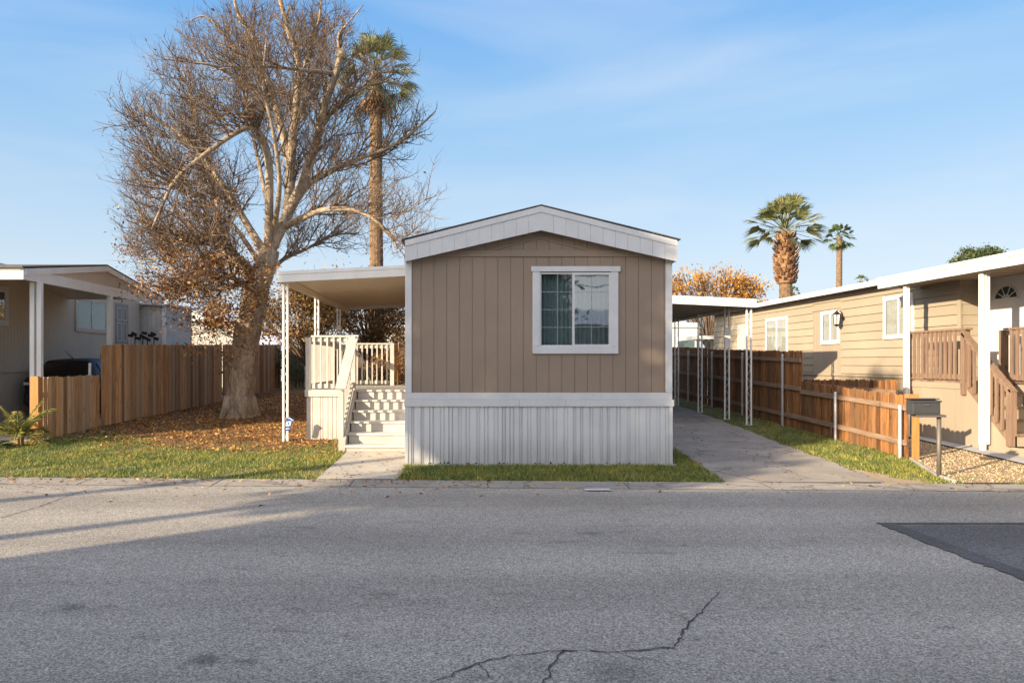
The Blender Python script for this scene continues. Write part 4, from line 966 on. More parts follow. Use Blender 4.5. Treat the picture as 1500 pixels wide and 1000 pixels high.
def lantern(parent, x, y, z, out=-1, s=1.0):
    m1 = MB(); m1.tube([(x,y,z-0.06*s),(x+out*0.012,y,z-0.06*s)], 0.05*s, 10); m1.tube([(x+out*0.01,y,z-0.02*s),(x+out*0.06*s,y,z+0.10*s),(x+out*0.13*s,y,z+0.13*s),(x+out*0.15*s,y,z+0.10*s)], 0.010*s, 6)
    cx = x+out*0.15*s
    m1.tube([(cx,y,z+0.12*s),(cx,y,z+0.09*s),(cx,y,z+0.03*s)], [0.012*s,0.03*s,0.095*s], 6); m1.tube([(cx,y,z-0.19*s),(cx,y,z-0.21*s),(cx,y,z-0.24*s)], [0.062*s,0.055*s,0.015*s], 6)
    for k in range(6):
        t = k*math.pi/3; m1.bar((cx+0.082*s*math.cos(t),y+0.082*s*math.sin(t),z+0.03*s),(cx+0.058*s*math.cos(t),y+0.058*s*math.sin(t),z-0.19*s),0.012*s,0.012*s)
    lt = m1.build('wall_lantern', M['black'], parent)
    m2 = MB(); m2.tube([(cx,y,z+0.02*s),(cx,y,z-0.185*s)], [0.072*s,0.052*s], 6); m2.build('lamp_glass', M['warmglass'], lt)
lantern(rh, RX-0.022, 18.86, 2.78, -1, 1.15)
lantern(rh, 10.44, 12.95, 2.62, -1, 1.1)
# front door with a fan light, on the recessed porch wall
dx = 10.438
mb = MB(); mb.box(dx-0.03, dx, 13.50, 13.58, 1.26, 3.20); mb.box(dx-0.03, dx, 14.40, 14.475, 1.26, 3.20); mb.box(dx-0.032, dx, 13.50, 14.475, 3.201, 3.28)
df = mb.build('door_frame', M['white'], rh)
mb = MB(); mb.box(dx-0.02, dx-0.002, 13.582, 14.398, 1.26, 3.199); dr = mb.build('door', M['white'], rh)
fan = MB(); cy, czf, rad = 13.99, 2.80, 0.30
pts = [(dx-0.026, cy+rad*math.cos(math.pi*k/16), czf+rad*0.82*math.sin(math.pi*k/16)) for k in range(17)]
fan.prism(pts, (0.005,0,0)); fan.build('fanlight', M['inner'], dr)
fr_ = MB()
for k in range(16): fr_.bar(pts[k], pts[k+1], 0.02, 0.03)
fr_.bar(pts[0], pts[-1], 0.02, 0.03)
for k in (3, 6, 10, 13): fr_.bar((dx-0.028,cy,czf), pts[k], 0.012, 0.016)
pts2 = [(dx-0.029, cy+0.09*math.cos(math.pi*k/8), czf+0.075*math.sin(math.pi*k/8)) for k in range(9)]
for k in range(8): fr_.bar(pts2[k], pts2[k+1], 0.012, 0.016)
fr_.build('fanlight_frame', M['white'], dr)
pan = MB()
for (a, b) in ((13.68,13.93),(14.05,14.30)):
    for (c, d) in ((1.40,1.95),(2.05,2.62)):
        for (p, q) in (((a,c),(b,c)),((b,c),(b,d)),((b,d),(a,d)),((a,d),(a,c))): pan.bar((dx-0.022,p[0],p[1]),(dx-0.022,q[0],q[1]),0.012,0.02)
pan.build('panel_moulding', M['white'], dr)
mb = MB(); mb.tube([(dx-0.02,13.68,2.16),(dx-0.075,13.68,2.16)], [0.022,0.03], 10); mb.build('handle', M['galv'], dr)

ra = thing('porch_awning', (9.7, 13, G(13)), 'white metal awning over the brown deck at the right edge, on two white posts', 'awning')
EY0, EY1, EX0 = 8.0, 15.75, 8.98
mb = MB(); mb.box(EX0+0.03, 10.435, EY0+0.05, EY1-0.04, 3.24, 3.29); 
for i in range(20):
    y = EY0+0.06+i*(EY1-EY0-0.12)/20; mb.box(EX0+0.04, 10.43, y+0.01, y+0.35, 3.215, 3.238)
mb.build('roof_pan', M['tanpanel'], ra)
mb = MB(); mb.box(EX0, EX0+0.028, EY0, EY1, 3.16, 3.37); mb.box(EX0-0.02, EX0-0.001, EY0, EY1+0.02, 3.31, 3.385); mb.box(EX0+0.029, 9.88, EY1-0.03, EY1, 3.16, 3.37); mb.box(EX0+0.029, 10.43, EY0, EY0+0.03, 3.16, 3.37); mb.build('fascia', M['whitemetal'], ra)
mb = MB(); 
mb.box(9.08, 9.225, 12.77, 12.85, 0.17, 3.15)
for s in (-0.05, 0.0, 0.05): mb.box(9.152+s-0.016, 9.152+s+0.016, 12.755, 12.769, 0.18, 3.15)
mb.box(9.09, 9.17, 12.78, 12.84, G(12.8), 0.168); mb.build('post', M['whitemetal'], ra, bevel=0.004)
mb = MB(); mb.box(9.08, 9.18, 14.95, 15.02, G(15), 3.15)
for s in (-0.026, 0.026): mb.box(9.13+s-0.014, 9.13+s+0.014, 14.937, 14.949, G(15), 3.15)
mb.build('post', M['whitemetal'], ra, bevel=0.004)

rd = thing('porch_deck', (9.8, 13.6, G(13.6)), 'brown stained deck with baluster rails and steps under the right hand awning', 'porch')
QX = 9.27; QZ = 1.25
mb = MB()
for i in range(8): mb.box(QX-0.02, 10.43 if i < 4 else 9.87, 13.47+i*0.21, 13.47+i*0.21+0.204, QZ-0.036, QZ)
mb.box(QX+0.7, 10.43, 10, 13.465, QZ-0.036, QZ)
mb.build('deck_floor', M['deckbrown'], rd)
mb = MB(); grooved_wall(mb, 13.5, 15.2, G(14)-0.05, lambda y: 1.10, 'x', QX, 0.34, 13.7, 0.012, 0.005)
mb.prism([(QX,13.497,G(13)-0.05),(QX,13.497,1.10),(QX,13.4,1.10),(QX,12.3,0.18),(QX,12.0,0.18),(QX,12.0,G(12)-0.05)], (-0.012,0,0))
mb.box(QX+0.002, QX+0.02, 12.0, 15.2, G(12)-0.05, 0.17); mb.box(QX-0.026, QX+0.0, 13.42, 15.2, 1.102, 1.213)
mb.build('skirting', M['tanpanel'], rd)
rr_ = MB(); rr_.bar((QX,13.35,2.20),(QX,15.15,2.20),0.13,0.036); rr_.bar((QX,13.5,2.13),(QX,15.15,2.13),0.036,0.085); ro = rr_.build('railing', M['deckbrown'], rd)
rr_ = MB(); rr_.bar((QX,13.5,1.33),(QX,15.15,1.33),0.036,0.085); rr_.build('bottom_rail', M['deckbrown'], ro)
for i in range(11):
    y = 13.66+i*0.135; mb = MB(); mb.box(QX-0.05, QX-0.018, y, y+0.06, 1.27, 2.175); mb.build('baluster', M['deckbrown'], ro)
for (x, y, z0_, z1_) in ((QX,13.45,1.0,2.18),(QX,12.33,0.19,1.14)):
    mb = MB(); mb.box(x-0.06, x+0.05, y-0.05, y+0.05, z0_, z1_); mb.build('newel', M['deckbrown'], rd)
sr = MB(); sr.bar((QX,13.48,2.12),(QX,12.28,1.10),0.12,0.036); sr.bar((QX,13.45,2.04),(QX,12.33,1.06),0.036,0.085); so = sr.build('stair_rail', M['deckbrown'], rd)
sr = MB(); sr.bar((QX,13.45,1.22),(QX,12.38,0.30),0.036,0.10); sr.build('lower_rail', M['deckbrown'], so)
for i in range(7):
    y = 12.47+i*0.135; zb_ = 0.40+(y-12.38)*0.86; mb = MB(); mb.box(QX-0.05, QX-0.018, y, y+0.05, zb_-0.03, zb_+0.78); mb.build('baluster', M['deckbrown'], so)
nst = 5
for i in range(nst):
    za = 0.19+(QZ-0.19)*(i)/nst; ya = 12.28+(13.47-12.28)*i/nst
    mb = MB(); mb.box(QX+0.022, QX+0.70, ya, ya+0.02, za-0.0, za+(QZ-0.19)/nst-0.036); mb.build('riser', M['tanpanel'], rd)
    mb = MB(); mb.box(QX+0.022, QX+0.70, ya-0.03, ya+0.24, za+(QZ-0.19)/nst-0.035, za+(QZ-0.19)/nst); mb.build('tread', M['deckbrown'], rd)
mb = MB(); mb.box(QX+0.0, QX+1.2, 11.4, 12.275, G(12)-0.05, 0.17); mb.build('landing', M['tanpanel'], rd)
fr2 = MB(); fx0 = QX+0.74
fr2.bar((fx0,13.44,2.20),(fx0,10.2,2.20),0.13,0.036); fr2.bar((fx0,13.44,2.13),(fx0,10.2,2.13),0.036,0.085); fo = fr2.build('railing', M['deckbrown'], rd)
fr2 = MB(); fr2.bar((fx0,13.44,1.33),(fx0,10.2,1.33),0.036,0.085); fr2.build('bottom_rail', M['deckbrown'], fo)
for i in range(22):
    y = 10.3+i*0.14; mb = MB(); mb.box(fx0-0.05, fx0-0.018, y, y+0.06, 1.27, 2.175); mb.build('baluster', M['deckbrown'], fo)
mb = MB(); mb.box(fx0-0.055, fx0+0.055, 13.46, 13.56, QZ, 2.18); mb.build('newel', M['deckbrown'], rd)
mb = MB(); mb.box(fx0-0.005, fx0+0.015, 10, 13.46, G(11)-0.1, QZ-0.04); mb.build('skirting', M['tanpanel'], rd)

# ------------------------------------------------------------------ left neighbour home and its carport
LX = -11.3
lh = thing('mobile_home', (-13.4, 20, G(20)), 'grey tan grooved siding home at the far left, behind the parked car', 'mobile home')
lwin = [(17.0,18.42,wz(614/5.77+370,18.3)+0.0,wz(290/5.77+370,18.3))]
mb = MB(); grooved_wall(mb, 12.2, 26.2, 1.43, lambda y: 3.98, 'x', LX, 0.135, 12.3, 0.012, 0.006, out=1); mb.box(LX-4.3, LX-0.003, 12.2, 26.2, 0.6, 3.98); mb.build('wall', M['leftwall'], lh)
mb = MB(); grooved_wall(mb, 12.2, 26.2, G(18)-0.2, lambda y: 1.33, 'x', LX, 0.12, 12.3, 0.012, 0.006, out=1); mb.build('skirting', M['leftwall'], lh)
mb = MB(); mb.box(LX+0.013, LX+0.04, 12.2, 26.2, 1.335, 1.43); mb.build('belt_trim', M['leftwall'], lh)
window(lh, 'x', 21.75, 23.75, wz(487,22.7), wz(436,22.7), LX+0.013, 0.12, 1, 'clearglass', trimmat='leftwall')
window(lh, 'x', 16.6, 18.5, wz(477,18.4), wz(420,18.4), LX+0.013, 0.12, 1, 'glass', trimmat='white')
mb = MB(); mb.box(LX+0.012, LX+0.03, 24.3, 25.25, 1.45, 3.55); ld = mb.build('door', M['greydoor'], lh)
mb = MB()
for (a, b) in ((24.42,24.72),(24.84,25.13)):
    for (c, d) in ((1.62,2.2),(2.3,2.9),(3.0,3.4)):
        for (p, q) in (((a,c),(b,c)),((b,c),(b,d)),((b,d),(a,d)),((a,d),(a,c))): mb.bar((LX+0.034,p[0],p[1]),(LX+0.034,q[0],q[1]),0.014,0.03)
mb.build('panel_moulding', M['leftwall'], ld)
mb = MB(); mb.tube([(LX+0.03,24.38,2.45),(LX+0.09,24.38,2.45)], 0.03, 8); mb.build('handle', M['galv'], ld)
mb = MB(); mb.prism([(LX+0.15,12.0,3.98),(LX-2.1,12.0,4.5),(LX-4.5,12.0,3.98),(LX-4.5,12.0,3.95),(LX+0.15,12.0,3.95)], (0,14.4,0)); mb.build('roof', M['shingle'], lh)

lc = thing('carport', (-9.9, 17.5, G(17)), 'white gabled carport cover over the dark car on the far left', 'carport')
BX = -8.55; BY0, BYM, BY1 = 14.5, 17.9, 21.3
zl, zp = 3.44, 3.93
mb = MB()
for (ya, za, yb, zb_) in ((BY0-0.1,zl-0.0,BYM,zp),(BYM,zp,BY1+0.1,zl)):
    mb.prism([(BX+0.05,ya,za),(BX+0.05,yb,zb_),(BX+0.05,yb,zb_+0.035),(BX+0.05,ya,za+0.035)], (LX-BX-0.0,0,0))
mb.build('roof', M['shingle'], lc)
mb = MB()
for (ya, za, yb, zb_) in ((BY0-0.05,zl-0.015,BYM,zp-0.015),(BYM,zp-0.015,BY1+0.05,zl-0.015)):
    mb.prism([(BX-0.01,ya,za-0.02),(BX-0.01,yb,zb_-0.02),(BX-0.01,yb,zb_),(BX-0.01,ya,za)], (LX-BX+0.05,0,0))
mb.build('soffit', M['soffit'], lc)
mb = MB(); mb.box(BX, BX+0.03, BY0, BY1, 3.22, 3.44); mb.build('beam', M['whitemetal'], lc)
mb = MB(); mb.box(LX+0.02, BX+0.029, BY0-0.03, BY0-0.001, 3.22, 3.46); mb.build('fascia', M['whitemetal'], lc)
mb = MB()
for (ya, za, yb, zb_) in ((BY0,zl-0.005,BYM,zp-0.005),(BYM,zp-0.005,BY1,zl-0.005)):
    mb.prism([(BX+0.006,ya,za-0.13 if ya == BY0 else za-0.13),(BX+0.006,yb,zb_-0.13),(BX+0.006,yb,zb_),(BX+0.006,ya,za)], (0.05,0,0))
mb.build('rake_trim', M['whitemetal'], lc)
mb = MB(); tf = lambda y: zl-0.08+(zp-zl)*(1-abs(y-BYM)/(BYM-BY0))
grooved_wall(mb, BY0+0.4, BYM, 3.441, tf, 'x', BX+0.005, 0.135, BY0+0.5, 0.01, 0.005, out=1); grooved_wall(mb, BYM, BY1-0.4, 3.441, tf, 'x', BX+0.005, 0.135, BYM+0.1, 0.01, 0.005, out=1)
mb.build('gable_panel', M['leftwall'], lc)
for (y) in (14.95,):
    for s in (-0.07, 0.07):
        mb = MB(); mb.box(BX-0.03+s-0.045, BX-0.03+s+0.045, y+abs(s)*0.5, y+0.09+abs(s)*0.5, G(y), 3.22); mb.build('post', M['whitemetal'], lc)
mb = MB(); mb.box(BX-0.06, BX+0.05, 18.1, 18.2, G(18), 3.22); mb.build('post', M['whitemetal'], lc)

# sheds behind the left home
sh = thing('garden_shed', (-11.0, 27.5, G(27)), 'pale grooved shed joined to the back of the far left home', 'shed')
mb = MB(); grooved_wall(mb, -11.75, -10.45, G(26)-0.05, lambda x: 3.62, 'y', 26.3, 0.16, -11.7, 0.012, 0.008); mb.box(-11.75, -10.45, 26.303, 29, G(26)-0.05, 3.62); mb.build('wall', M['oldwhite'], sh)
mb = MB(); mb.box(-11.9, -10.3, 26.1, 29.1, 3.625, 3.70); mb.build('roof', M['metalroof'], sh)
mb = MB(); mb.box(-10.5, -10.38, 26.22, 26.285, G(26), 3.62); mb.build('corner_trim', M['white'], sh)
s2 = thing('garden_shed', (-11.6, 32, G(32)), 'cream shed with a bright white door seen left of the bare tree', 'shed')
mb = MB(); grooved_wall(mb, -12.9, -9.6, G(32)-0.05, lambda x: 3.35, 'y', 31.8, 0.3, -12.8, 0.012, 0.008); mb.box(-12.9, -9.6, 31.803, 35, G(32)-0.05, 3.35); mb.build('wall', M['oldwhite'], s2)
mb = MB(); mb.box(wx(249,31.8), wx(260,31.8), 31.75, 31.785, G(32), 3.3); mb.build('door', M['white'], s2)
mb = MB(); mb.prism([(-13.1,31.6,3.352),(-9.4,31.6,3.352),(-11.25,31.6,3.75)], (0,3.6,0)); mb.build('roof', M['metalroof'], s2)
# railing with dark tool heads on top, behind the left fence
tr = thing('tool_rack', (-10.3, 24.2, G(24)), 'rack of dark headed long handled tools standing behind the left fence', 'tool rack')
mb = MB(); mb.bar((wx(190,24.2),24.2,2.0),(wx(232,24.2),24.2,2.0),0.03,0.06); mb.bar((wx(190,24.2),24.2,0.8),(wx(232,24.2),24.2,0.8),0.03,0.06)
for px in (190, 232): mb.box(wx(px,24.2)-0.03, wx(px,24.2)+0.03, 24.17, 24.23, G(24), 2.05)
mb.build('rack_frame', M['oldwhite'], tr)
for k, px in enumerate((192,197,203,209,212,217,221,225,229)):
    x = wx(px,24.15); mb = MB(); top = 2.45+0.10*math.sin(k*2.1)
    mb.tube([(x,24.15,G(24)),(x+0.02*math.sin(k),24.15,top)], 0.018, 6); hd = mb.build('handle', M['black'] if k % 2 else M['oldwhite'], tr)
    mb = MB(); mb.bar((x-0.09,24.15,top+0.02),(x+0.08,24.12,top-0.03+0.03*math.cos(k*3)),0.04,0.09); mb.build('tool_head', M['black'], hd)

# ------------------------------------------------------------------ parked black hatchback (rear towards the street)
car = thing('parked_car', (-10.2, 20.8, G(20.5)), 'black hatchback parked under the far left carport, mostly hidden by the fence', 'car')
g0 = G(20); cx0 = -10.2
prof = [ # y, half width low, half width at belt, z belt, half width roof, z roof
    (18.75,0.70,0.72,0.72,0.70,0.74),(18.80,0.82,0.84,0.92,0.70,0.98),(18.95,0.86,0.88,0.97,0.66,1.18),(19.35,0.88,0.89,0.97,0.60,1.43),
    (20.2,0.89,0.89,0.96,0.60,1.48),(21.0,0.89,0.89,0.94,0.59,1.45),(21.7,0.89,0.88,0.93,0.56,1.22),(22.1,0.88,0.86,0.92,0.60,0.98),(22.7,0.84,0.82,0.80,0.62,0.84),(22.95,0.72,0.70,0.62,0.55,0.66)]
mb = MB(); nr = 0
for (y, wl, wb, zb_, wr, zr) in prof:
    ring = [(-wl*0.9,0.20),(-wl,0.34),(-wl,0.55),(-wb,zb_),(-wr,zr-0.05),(-wr*0.85,zr),(0,zr+0.015),(wr*0.85,zr),(wr,zr-0.05),(wb,zb_),(wl,0.55),(wl,0.34),(wl*0.9,0.20)]
    nr = len(ring); mb.v += [(cx0+x, y, g0+z) for x, z in ring]
for i in range(len(prof)-1):
    for k in range(nr):
        k2 = (k+1) % nr; mb.f.append((i*nr+k, i*nr+k2, (i+1)*nr+k2, (i+1)*nr+k))
mb.f.append(tuple(range(nr))); mb.f.append(tuple((len(prof)-1)*nr+k for k in range(nr-1,-1,-1)))
body = mb.build('body', M['carpaint'], car, smooth=True)
mb = MB(); mb.poly([(cx0-0.62,18.83,g0+0.99),(cx0+0.62,18.83,g0+0.99),(cx0+0.54,19.28,g0+1.40),(cx0-0.54,19.28,g0+1.40)]); mb.build('rear_window', M['carpaint'], car)
for s in (-1, 1):
    mb = MB(); mb.poly([(cx0+s*0.875,19.45,g0+1.0),(cx0+s*0.885,20.3,g0+0.99),(cx0+s*0.63,20.3,g0+1.42),(cx0+s*0.63,19.55,g0+1.38)]); mb.poly([(cx0+s*0.885,20.36,g0+0.99),(cx0+s*0.88,21.6,g0+0.96),(cx0+s*0.61,21.1,g0+1.38),(cx0+s*0.63,20.36,g0+1.42)]); mb.build('side_window', M['carpaint'], car)
    mb = MB(); mb.hexa([(cx0+s*0.60,18.755,g0+0.72),(cx0+s*0.84,18.80,g0+0.72),(cx0+s*0.84,18.95,g0+0.72),(cx0+s*0.60,18.9,g0+0.72)], [(cx0+s*0.66,18.77,g0+0.95),(cx0+s*0.85,18.85,g0+0.97),(cx0+s*0.86,19.0,g0+0.97),(cx0+s*0.66,18.9,g0+0.95)]); tl = mb.build('tail_light', M['redlamp'], car)
    mb = MB(); mb.box(cx0+s*0.76-0.07, cx0+s*0.76+0.07, 18.745, 18.78, g0+0.80, g0+0.87); mb.build('reversing_lens', M['clearlamp'], tl)
    for yw in (19.45, 22.0):
        mb = MB(); mb.tube([(cx0+s*0.70,yw,g0+0.31),(cx0+s*0.90,yw,g0+0.31)], 0.31, 24); wh = mb.build('wheel', M['rubber'], car)
        mb = MB(); mb.tube([(cx0+s*0.895,yw,g0+0.31),(cx0+s*0.91,yw,g0+0.31)], [0.20,0.17], 20); mb.build('rim', M['chrome'], wh)
    mb = MB(); mb.box(cx0+s*0.98-0.09, cx0+s*0.98+0.09, 21.45, 21.55, g0+0.98, g0+1.10); mb.build('wing_mirror', M['carpaint'], car)
mb = MB(); mb.box(cx0-0.80, cx0+0.80, 18.66, 18.80, g0+0.30, g0+0.58); mb.build('bumper', M['carpaint'], car, bevel=0.04)
mb = MB(); mb.box(cx0-0.16, cx0+0.16, 18.70, 18.72, g0+0.66, g0+0.82); mb.build('number_plate', M['whitesign'], car)
mb = MB(); mb.tube([(cx0+0.02,19.55,g0+1.47),(cx0-0.08,19.30,g0+1.68)], [0.012,0.005], 6); mb.build('antenna', M['black'], car)

# ------------------------------------------------------------------ things beyond the lots
tl_ = thing('travel_trailer', (10, 40, G(36)), 'white ribbed travel trailer roof seen past the carport posts', 'trailer')
mb = MB(); zb0 = G(36)+0.5
x0, x1 = wx(960,38), wx(1024,38)
for i in range(9): mb.box(x0, x1, 38-0.01*(i % 2), 38.3, zb0+i*0.28, zb0+i*0.28+0.272)
mb.box(x0+0.01, x1-0.01, 38.3, 46, zb0, 3.35); mb.build('body', M['metalroof'], tl_)
mb = MB(); mb.prism([(x0-0.1,37.9,3.36),(x1+0.1,37.9,3.36),((x0+x1)/2,37.9,3.75)], (0,8.2,0)); mb.build('roof', M['metalroof'], tl_)
mb = MB(); mb.box(x0+1.2, x0+2.0, 37.96, 37.985, 2.2, 2.75); mb.build('window', M['glassdark'], tl_)
mb = MB()
for y in (40, 44): mb.tube([(x0-0.02,y,G(36)+0.35),(x0+0.2,y,G(36)+0.35)], 0.35, 16); mb.tube([(x1-0.2,y,G(36)+0.35),(x1+0.02,y,G(36)+0.35)], 0.35, 16)
mb.build('wheel', M['rubber'], tl_)
ps = thing('patio_cover', (12.5, 33.5, G(33)), 'small white patio cover on thin posts at the back of the beige home', 'patio cover')
mb = MB(); mb.box(wx(1020,33), 12.5, 33, 36, 2.62, 2.78); mb.build('roof', M['whitemetal'], ps)
for x in (wx(1024,33), wx(1036,33), wx(1045,33)):
    mb = MB(); mb.box(x-0.05, x+0.05, 33.1, 33.2, G(33), 2.62); mb.build('post', M['darkmetal'], ps)
def simple_house(name, x0, x1, y0, y1, zw, zr, label, nwin, wallm='oldwhite'):
    h = thing(name, ((x0+x1)/2, (y0+y1)/2, G(y0)), label, 'house')
    mb = MB(); mb.box(x0, x1, y0, y1, G(y0)-0.1, zw); mb.build('wall', M[wallm], h)
    ym = (y0+y1)/2; mb = MB()
    mb.prism([(x0-0.4,y0-0.5,zw-0.05),(x0-0.4,ym,zr),(x0-0.4,y1+0.5,zw-0.05),(x0-0.4,y1+0.5,zw+0.08),(x0-0.4,ym,zr+0.14),(x0-0.4,y0-0.5,zw+0.08)], (x1-x0+0.8,0,0)); mb.build('roof', M['metalroof'], h)
    for s in (x0+0.02, x1-0.12):
        mb = MB(); mb.prism([(s,y0+0.02,zw+0.01),(s,y1-0.02,zw+0.01),(s,ym,zr-0.06)], (0.1,0,0)); mb.build('gable', M[wallm], h)
    for i in range(nwin):
        xc = x0+(x1-x0)*(i+0.5)/nwin; window(h, 'y', xc-0.6, xc+0.6, zw-1.7, zw-0.55, y0-0.002, 0.09, glass='glassdark')
    return h
simple_house('house', -13.5, -7.2, 38, 45, 2.05, 3.0, 'white roofed low house behind the dark back fence', 3)
simple_house('house', -7.0, 2.5, 58, 68, 4.3, 5.6, 'pale two storey house glimpsed far behind the porch', 6)

# ------------------------------------------------------------------ trees
def branch_path(p, d, L, seg, wob, up, rr):
    pts = [Vector(p)]; d = Vector(d).normalized()
    for i in range(seg):
        d = (d+Vector((rr.gauss(0,wob), rr.gauss(0,wob), rr.gauss(0,wob)+up))).normalized()
        pts.append(pts[-1]+d*L/seg)
    return pts
def path_at(pts, t):
    s = t*(len(pts)-1); i = min(int(s), len(pts)-2); f = s-i
    return pts[i]*(1-f)+pts[i+1]*f, (pts[i+1]-pts[i]).normalized()
def smooth_path(pts, n):
    pts = [Vector(p) for p in pts]; out = []; m = len(pts)
    for i in range(m-1):
        p0, p1, p2, p3 = pts[max(i-1,0)], pts[i], pts[i+1], pts[min(i+2,m-1)]
        for k in range(n):
            t = k/n; out.append(0.5*((2*p1)+(p2-p0)*t+(2*p0-5*p1+4*p2-p3)*t*t+(3*p1-p0-3*p2+p3)*t*t*t))
    out.append(pts[-1]); return out

TD = 18.8
tree = thing('bare_tree', (-5.54, TD, G(TD)), 'big leafless tree with pale thick trunk and clumps of brown leaves, left of the porch', 'tree')
rr = random.Random(42)
def tz(zx, zy, off=0.0):                                # pixel of the 2.083x tree close-up -> point near the trunk plane
    px, py = 160+zx/2.083, zy/2.083; d = TD+off; return Vector((wx(px,d), d, wz(py,d)))
tk = MB()
base = [Vector((wx(351,TD),TD,G(TD)-0.05)), Vector((wx(350,TD),TD,G(TD)+0.12)), Vector((wx(352,TD),TD,G(TD)+0.5)), Vector((wx(356,TD),TD,1.45)), Vector((wx(361,TD),TD,2.2)), tz(445,905), tz(470,830), tz(492,760)]
br_ = [0.46,0.39,0.36,0.345,0.335,0.31,0.27,0.24]
sp = smooth_path(base, 6); rad = [np.interp(i/(len(sp)-1)*(len(base)-1), range(len(base)), br_) for i in range(len(sp))]
rad = [r*(1+0.03*math.sin(i*1.3)) for i, r in enumerate(rad)]
tk.tube(sp, rad, 22)
# buttress roots
for a in (0.2,1.4,2.7,3.9,5.2):
    dx_, dy_ = math.cos(a), math.sin(a); c = base[0]
    tk.tube([c+Vector((dx_*0.22,dy_*0.22,0.55)), c+Vector((dx_*0.33,dy_*0.33,0.25)), c+Vector((dx_*0.52,dy_*0.52,0.03))], [0.2,0.15,0.05], 9)
limbs = []
def limb(pts, r0, r1, n=5, first_t=0.2, dens=1.0):
    p = smooth_path(pts, n); m = len(p)
    rads = [r0+(r1-r0)*(i/(m-1))**0.8 for i in range(m)]
    tk.tube(p, rads, 12); limbs.append((p, rads, first_t, dens))
limb([tz(375+92,800), tz(520,700), tz(545,650,0.1), tz(553,520,0.3), tz(562,400,0.4), tz(577,200,0.3), tz(545,90,0.2), tz(520,-10), tz(510,-80)], 0.20, 0.035, first_t=0.25)
limb([tz(545,650,0.1), tz(585,570,-0.2), tz(610,500,-0.3), tz(640,400,-0.5), tz(662,300,-0.7), tz(690,225,-0.8), tz(706,165,-0.9)], 0.14, 0.09, first_t=0.2)
limb([tz(703,175,-0.9), tz(700,110,-1.0), tz(725,75,-1.0), tz(775,15,-1.1)], 0.05, 0.012, first_t=0.1, dens=0.8)
limb([tz(555,520,0.3), tz(528,400,0.6), tz(500,300,0.9), tz(470,200,1.1), tz(435,110,1.2), tz(395,50,1.3), tz(375,-30,1.3)], 0.12, 0.03, first_t=0.12, dens=0.8)
limb([tz(485,770), tz(488,640,-0.5), tz(487,500,-0.9), tz(468,425,-1.1), tz(440,390,-1.3), tz(395,400,-1.5), tz(300,465,-1.8), tz(205,545,-2.0), tz(165,620,-2.1), tz(130,700,-2.1)], 0.125, 0.025, first_t=0.3)
limb([tz(560,620), tz(610,560,0.6), tz(680,520,0.9), tz(760,485,1.1), tz(850,450,1.2), tz(930,400,1.2), tz(995,340,1.2)], 0.12, 0.02, first_t=0.15)
limb([tz(540,690), tz(600,660,-0.5), tz(660,640,-0.8), tz(740,640,-1.0), tz(810,670,-1.1), tz(860,720,-1.1), tz(880,760,-1.1)], 0.10, 0.018, first_t=0.15)
limb([tz(480,780), tz(430,700,0.5), tz(370,600,0.8), tz(300,500,1.0), tz(230,420,1.1), tz(150,370,1.2), tz(85,320,1.2)], 0.12, 0.02, first_t=0.2)
limb([tz(460,850), tz(400,790,-0.4), tz(340,740,-0.8), tz(240,720,-1.2), tz(150,700,-1.4), tz(80,640,-1.5)], 0.10, 0.018, first_t=0.15)
limb([tz(470,820), tz(380,690,-0.2), tz(270,600,-0.6), tz(160,560,-0.9), tz(60,545,-1.1)], 0.075, 0.013, first_t=0.25)
limb([tz(460,870), tz(350,800,1.0), tz(230,780,1.6), tz(120,790,1.9), tz(60,760,2.0)], 0.07, 0.012, first_t=0.25)
limb([tz(450,900), tz(420,840,0.7), tz(345,760,1.0), tz(330,620,1.2), tz(300,480,1.3), tz(260,340,1.3), tz(230,230,1.3)], 0.13, 0.02, first_t=0.2)
limb([tz(577,260,0.3), tz(610,160,0.8), tz(640,60,1.0), tz(650,-40,1.1)], 0.07, 0.015, first_t=0.1)
limb([tz(640,400,-0.5), tz(690,330,-0.2), tz(760,280,0.0), tz(830,250,0.2), tz(900,260,0.3)], 0.07, 0.015, first_t=0.1)
limb([tz(500,300,0.9), tz(420,260,0.3), tz(330,205,-0.2), tz(250,190,-0.5), tz(165,180,-0.7)], 0.07, 0.014, first_t=0.1)
limb([tz(475,220,0.9), tz(400,160,0.5), tz(340,90,0.3), tz(290,50,0.2), tz(245,65,0.1)], 0.055, 0.01, first_t=0.2, dens=0.7)
limb([tz(690,225,-0.8), tz(600,215,-1.3), tz(500,205,-1.8), tz(400,205,-2.2), tz(310,215,-2.4)], 0.06, 0.012, first_t=0.15)
limb([tz(470,880), tz(520,800,0.6), tz(600,760,1.2), tz(680,720,1.6), tz(760,710,1.9)], 0.08, 0.015, first_t=0.15)
limb([tz(455,900), tz(380,850,-0.9), tz(290,850,-1.5), tz(200,880,-1.9), tz(90,860,-2.2)], 0.07, 0.014, first_t=0.15)
limb([tz(450,890), tz(400,870,-0.7), tz(350,880,-1.1), tz(310,940,-1.3), tz(330,1010,-1.4)], 0.06, 0.014, first_t=0.2)
limb([tz(545,560,0.3), tz(560,420,1.2), tz(600,300,2.0), tz(640,180,2.4), tz(670,60,2.6)], 0.08, 0.015, first_t=0.3, dens=0.6)
limb([tz(500,700), tz(470,560,1.4), tz(440,420,2.2), tz(420,300,2.6), tz(400,160,2.8)], 0.08, 0.015, first_t=0.3, dens=0.6)
limb([tz(500,720), tz(520,560,-1.4), tz(500,400,-2.2), tz(470,260,-2.6), tz(480,120,-2.8)], 0.075, 0.015, first_t=0.35, dens=0.45)
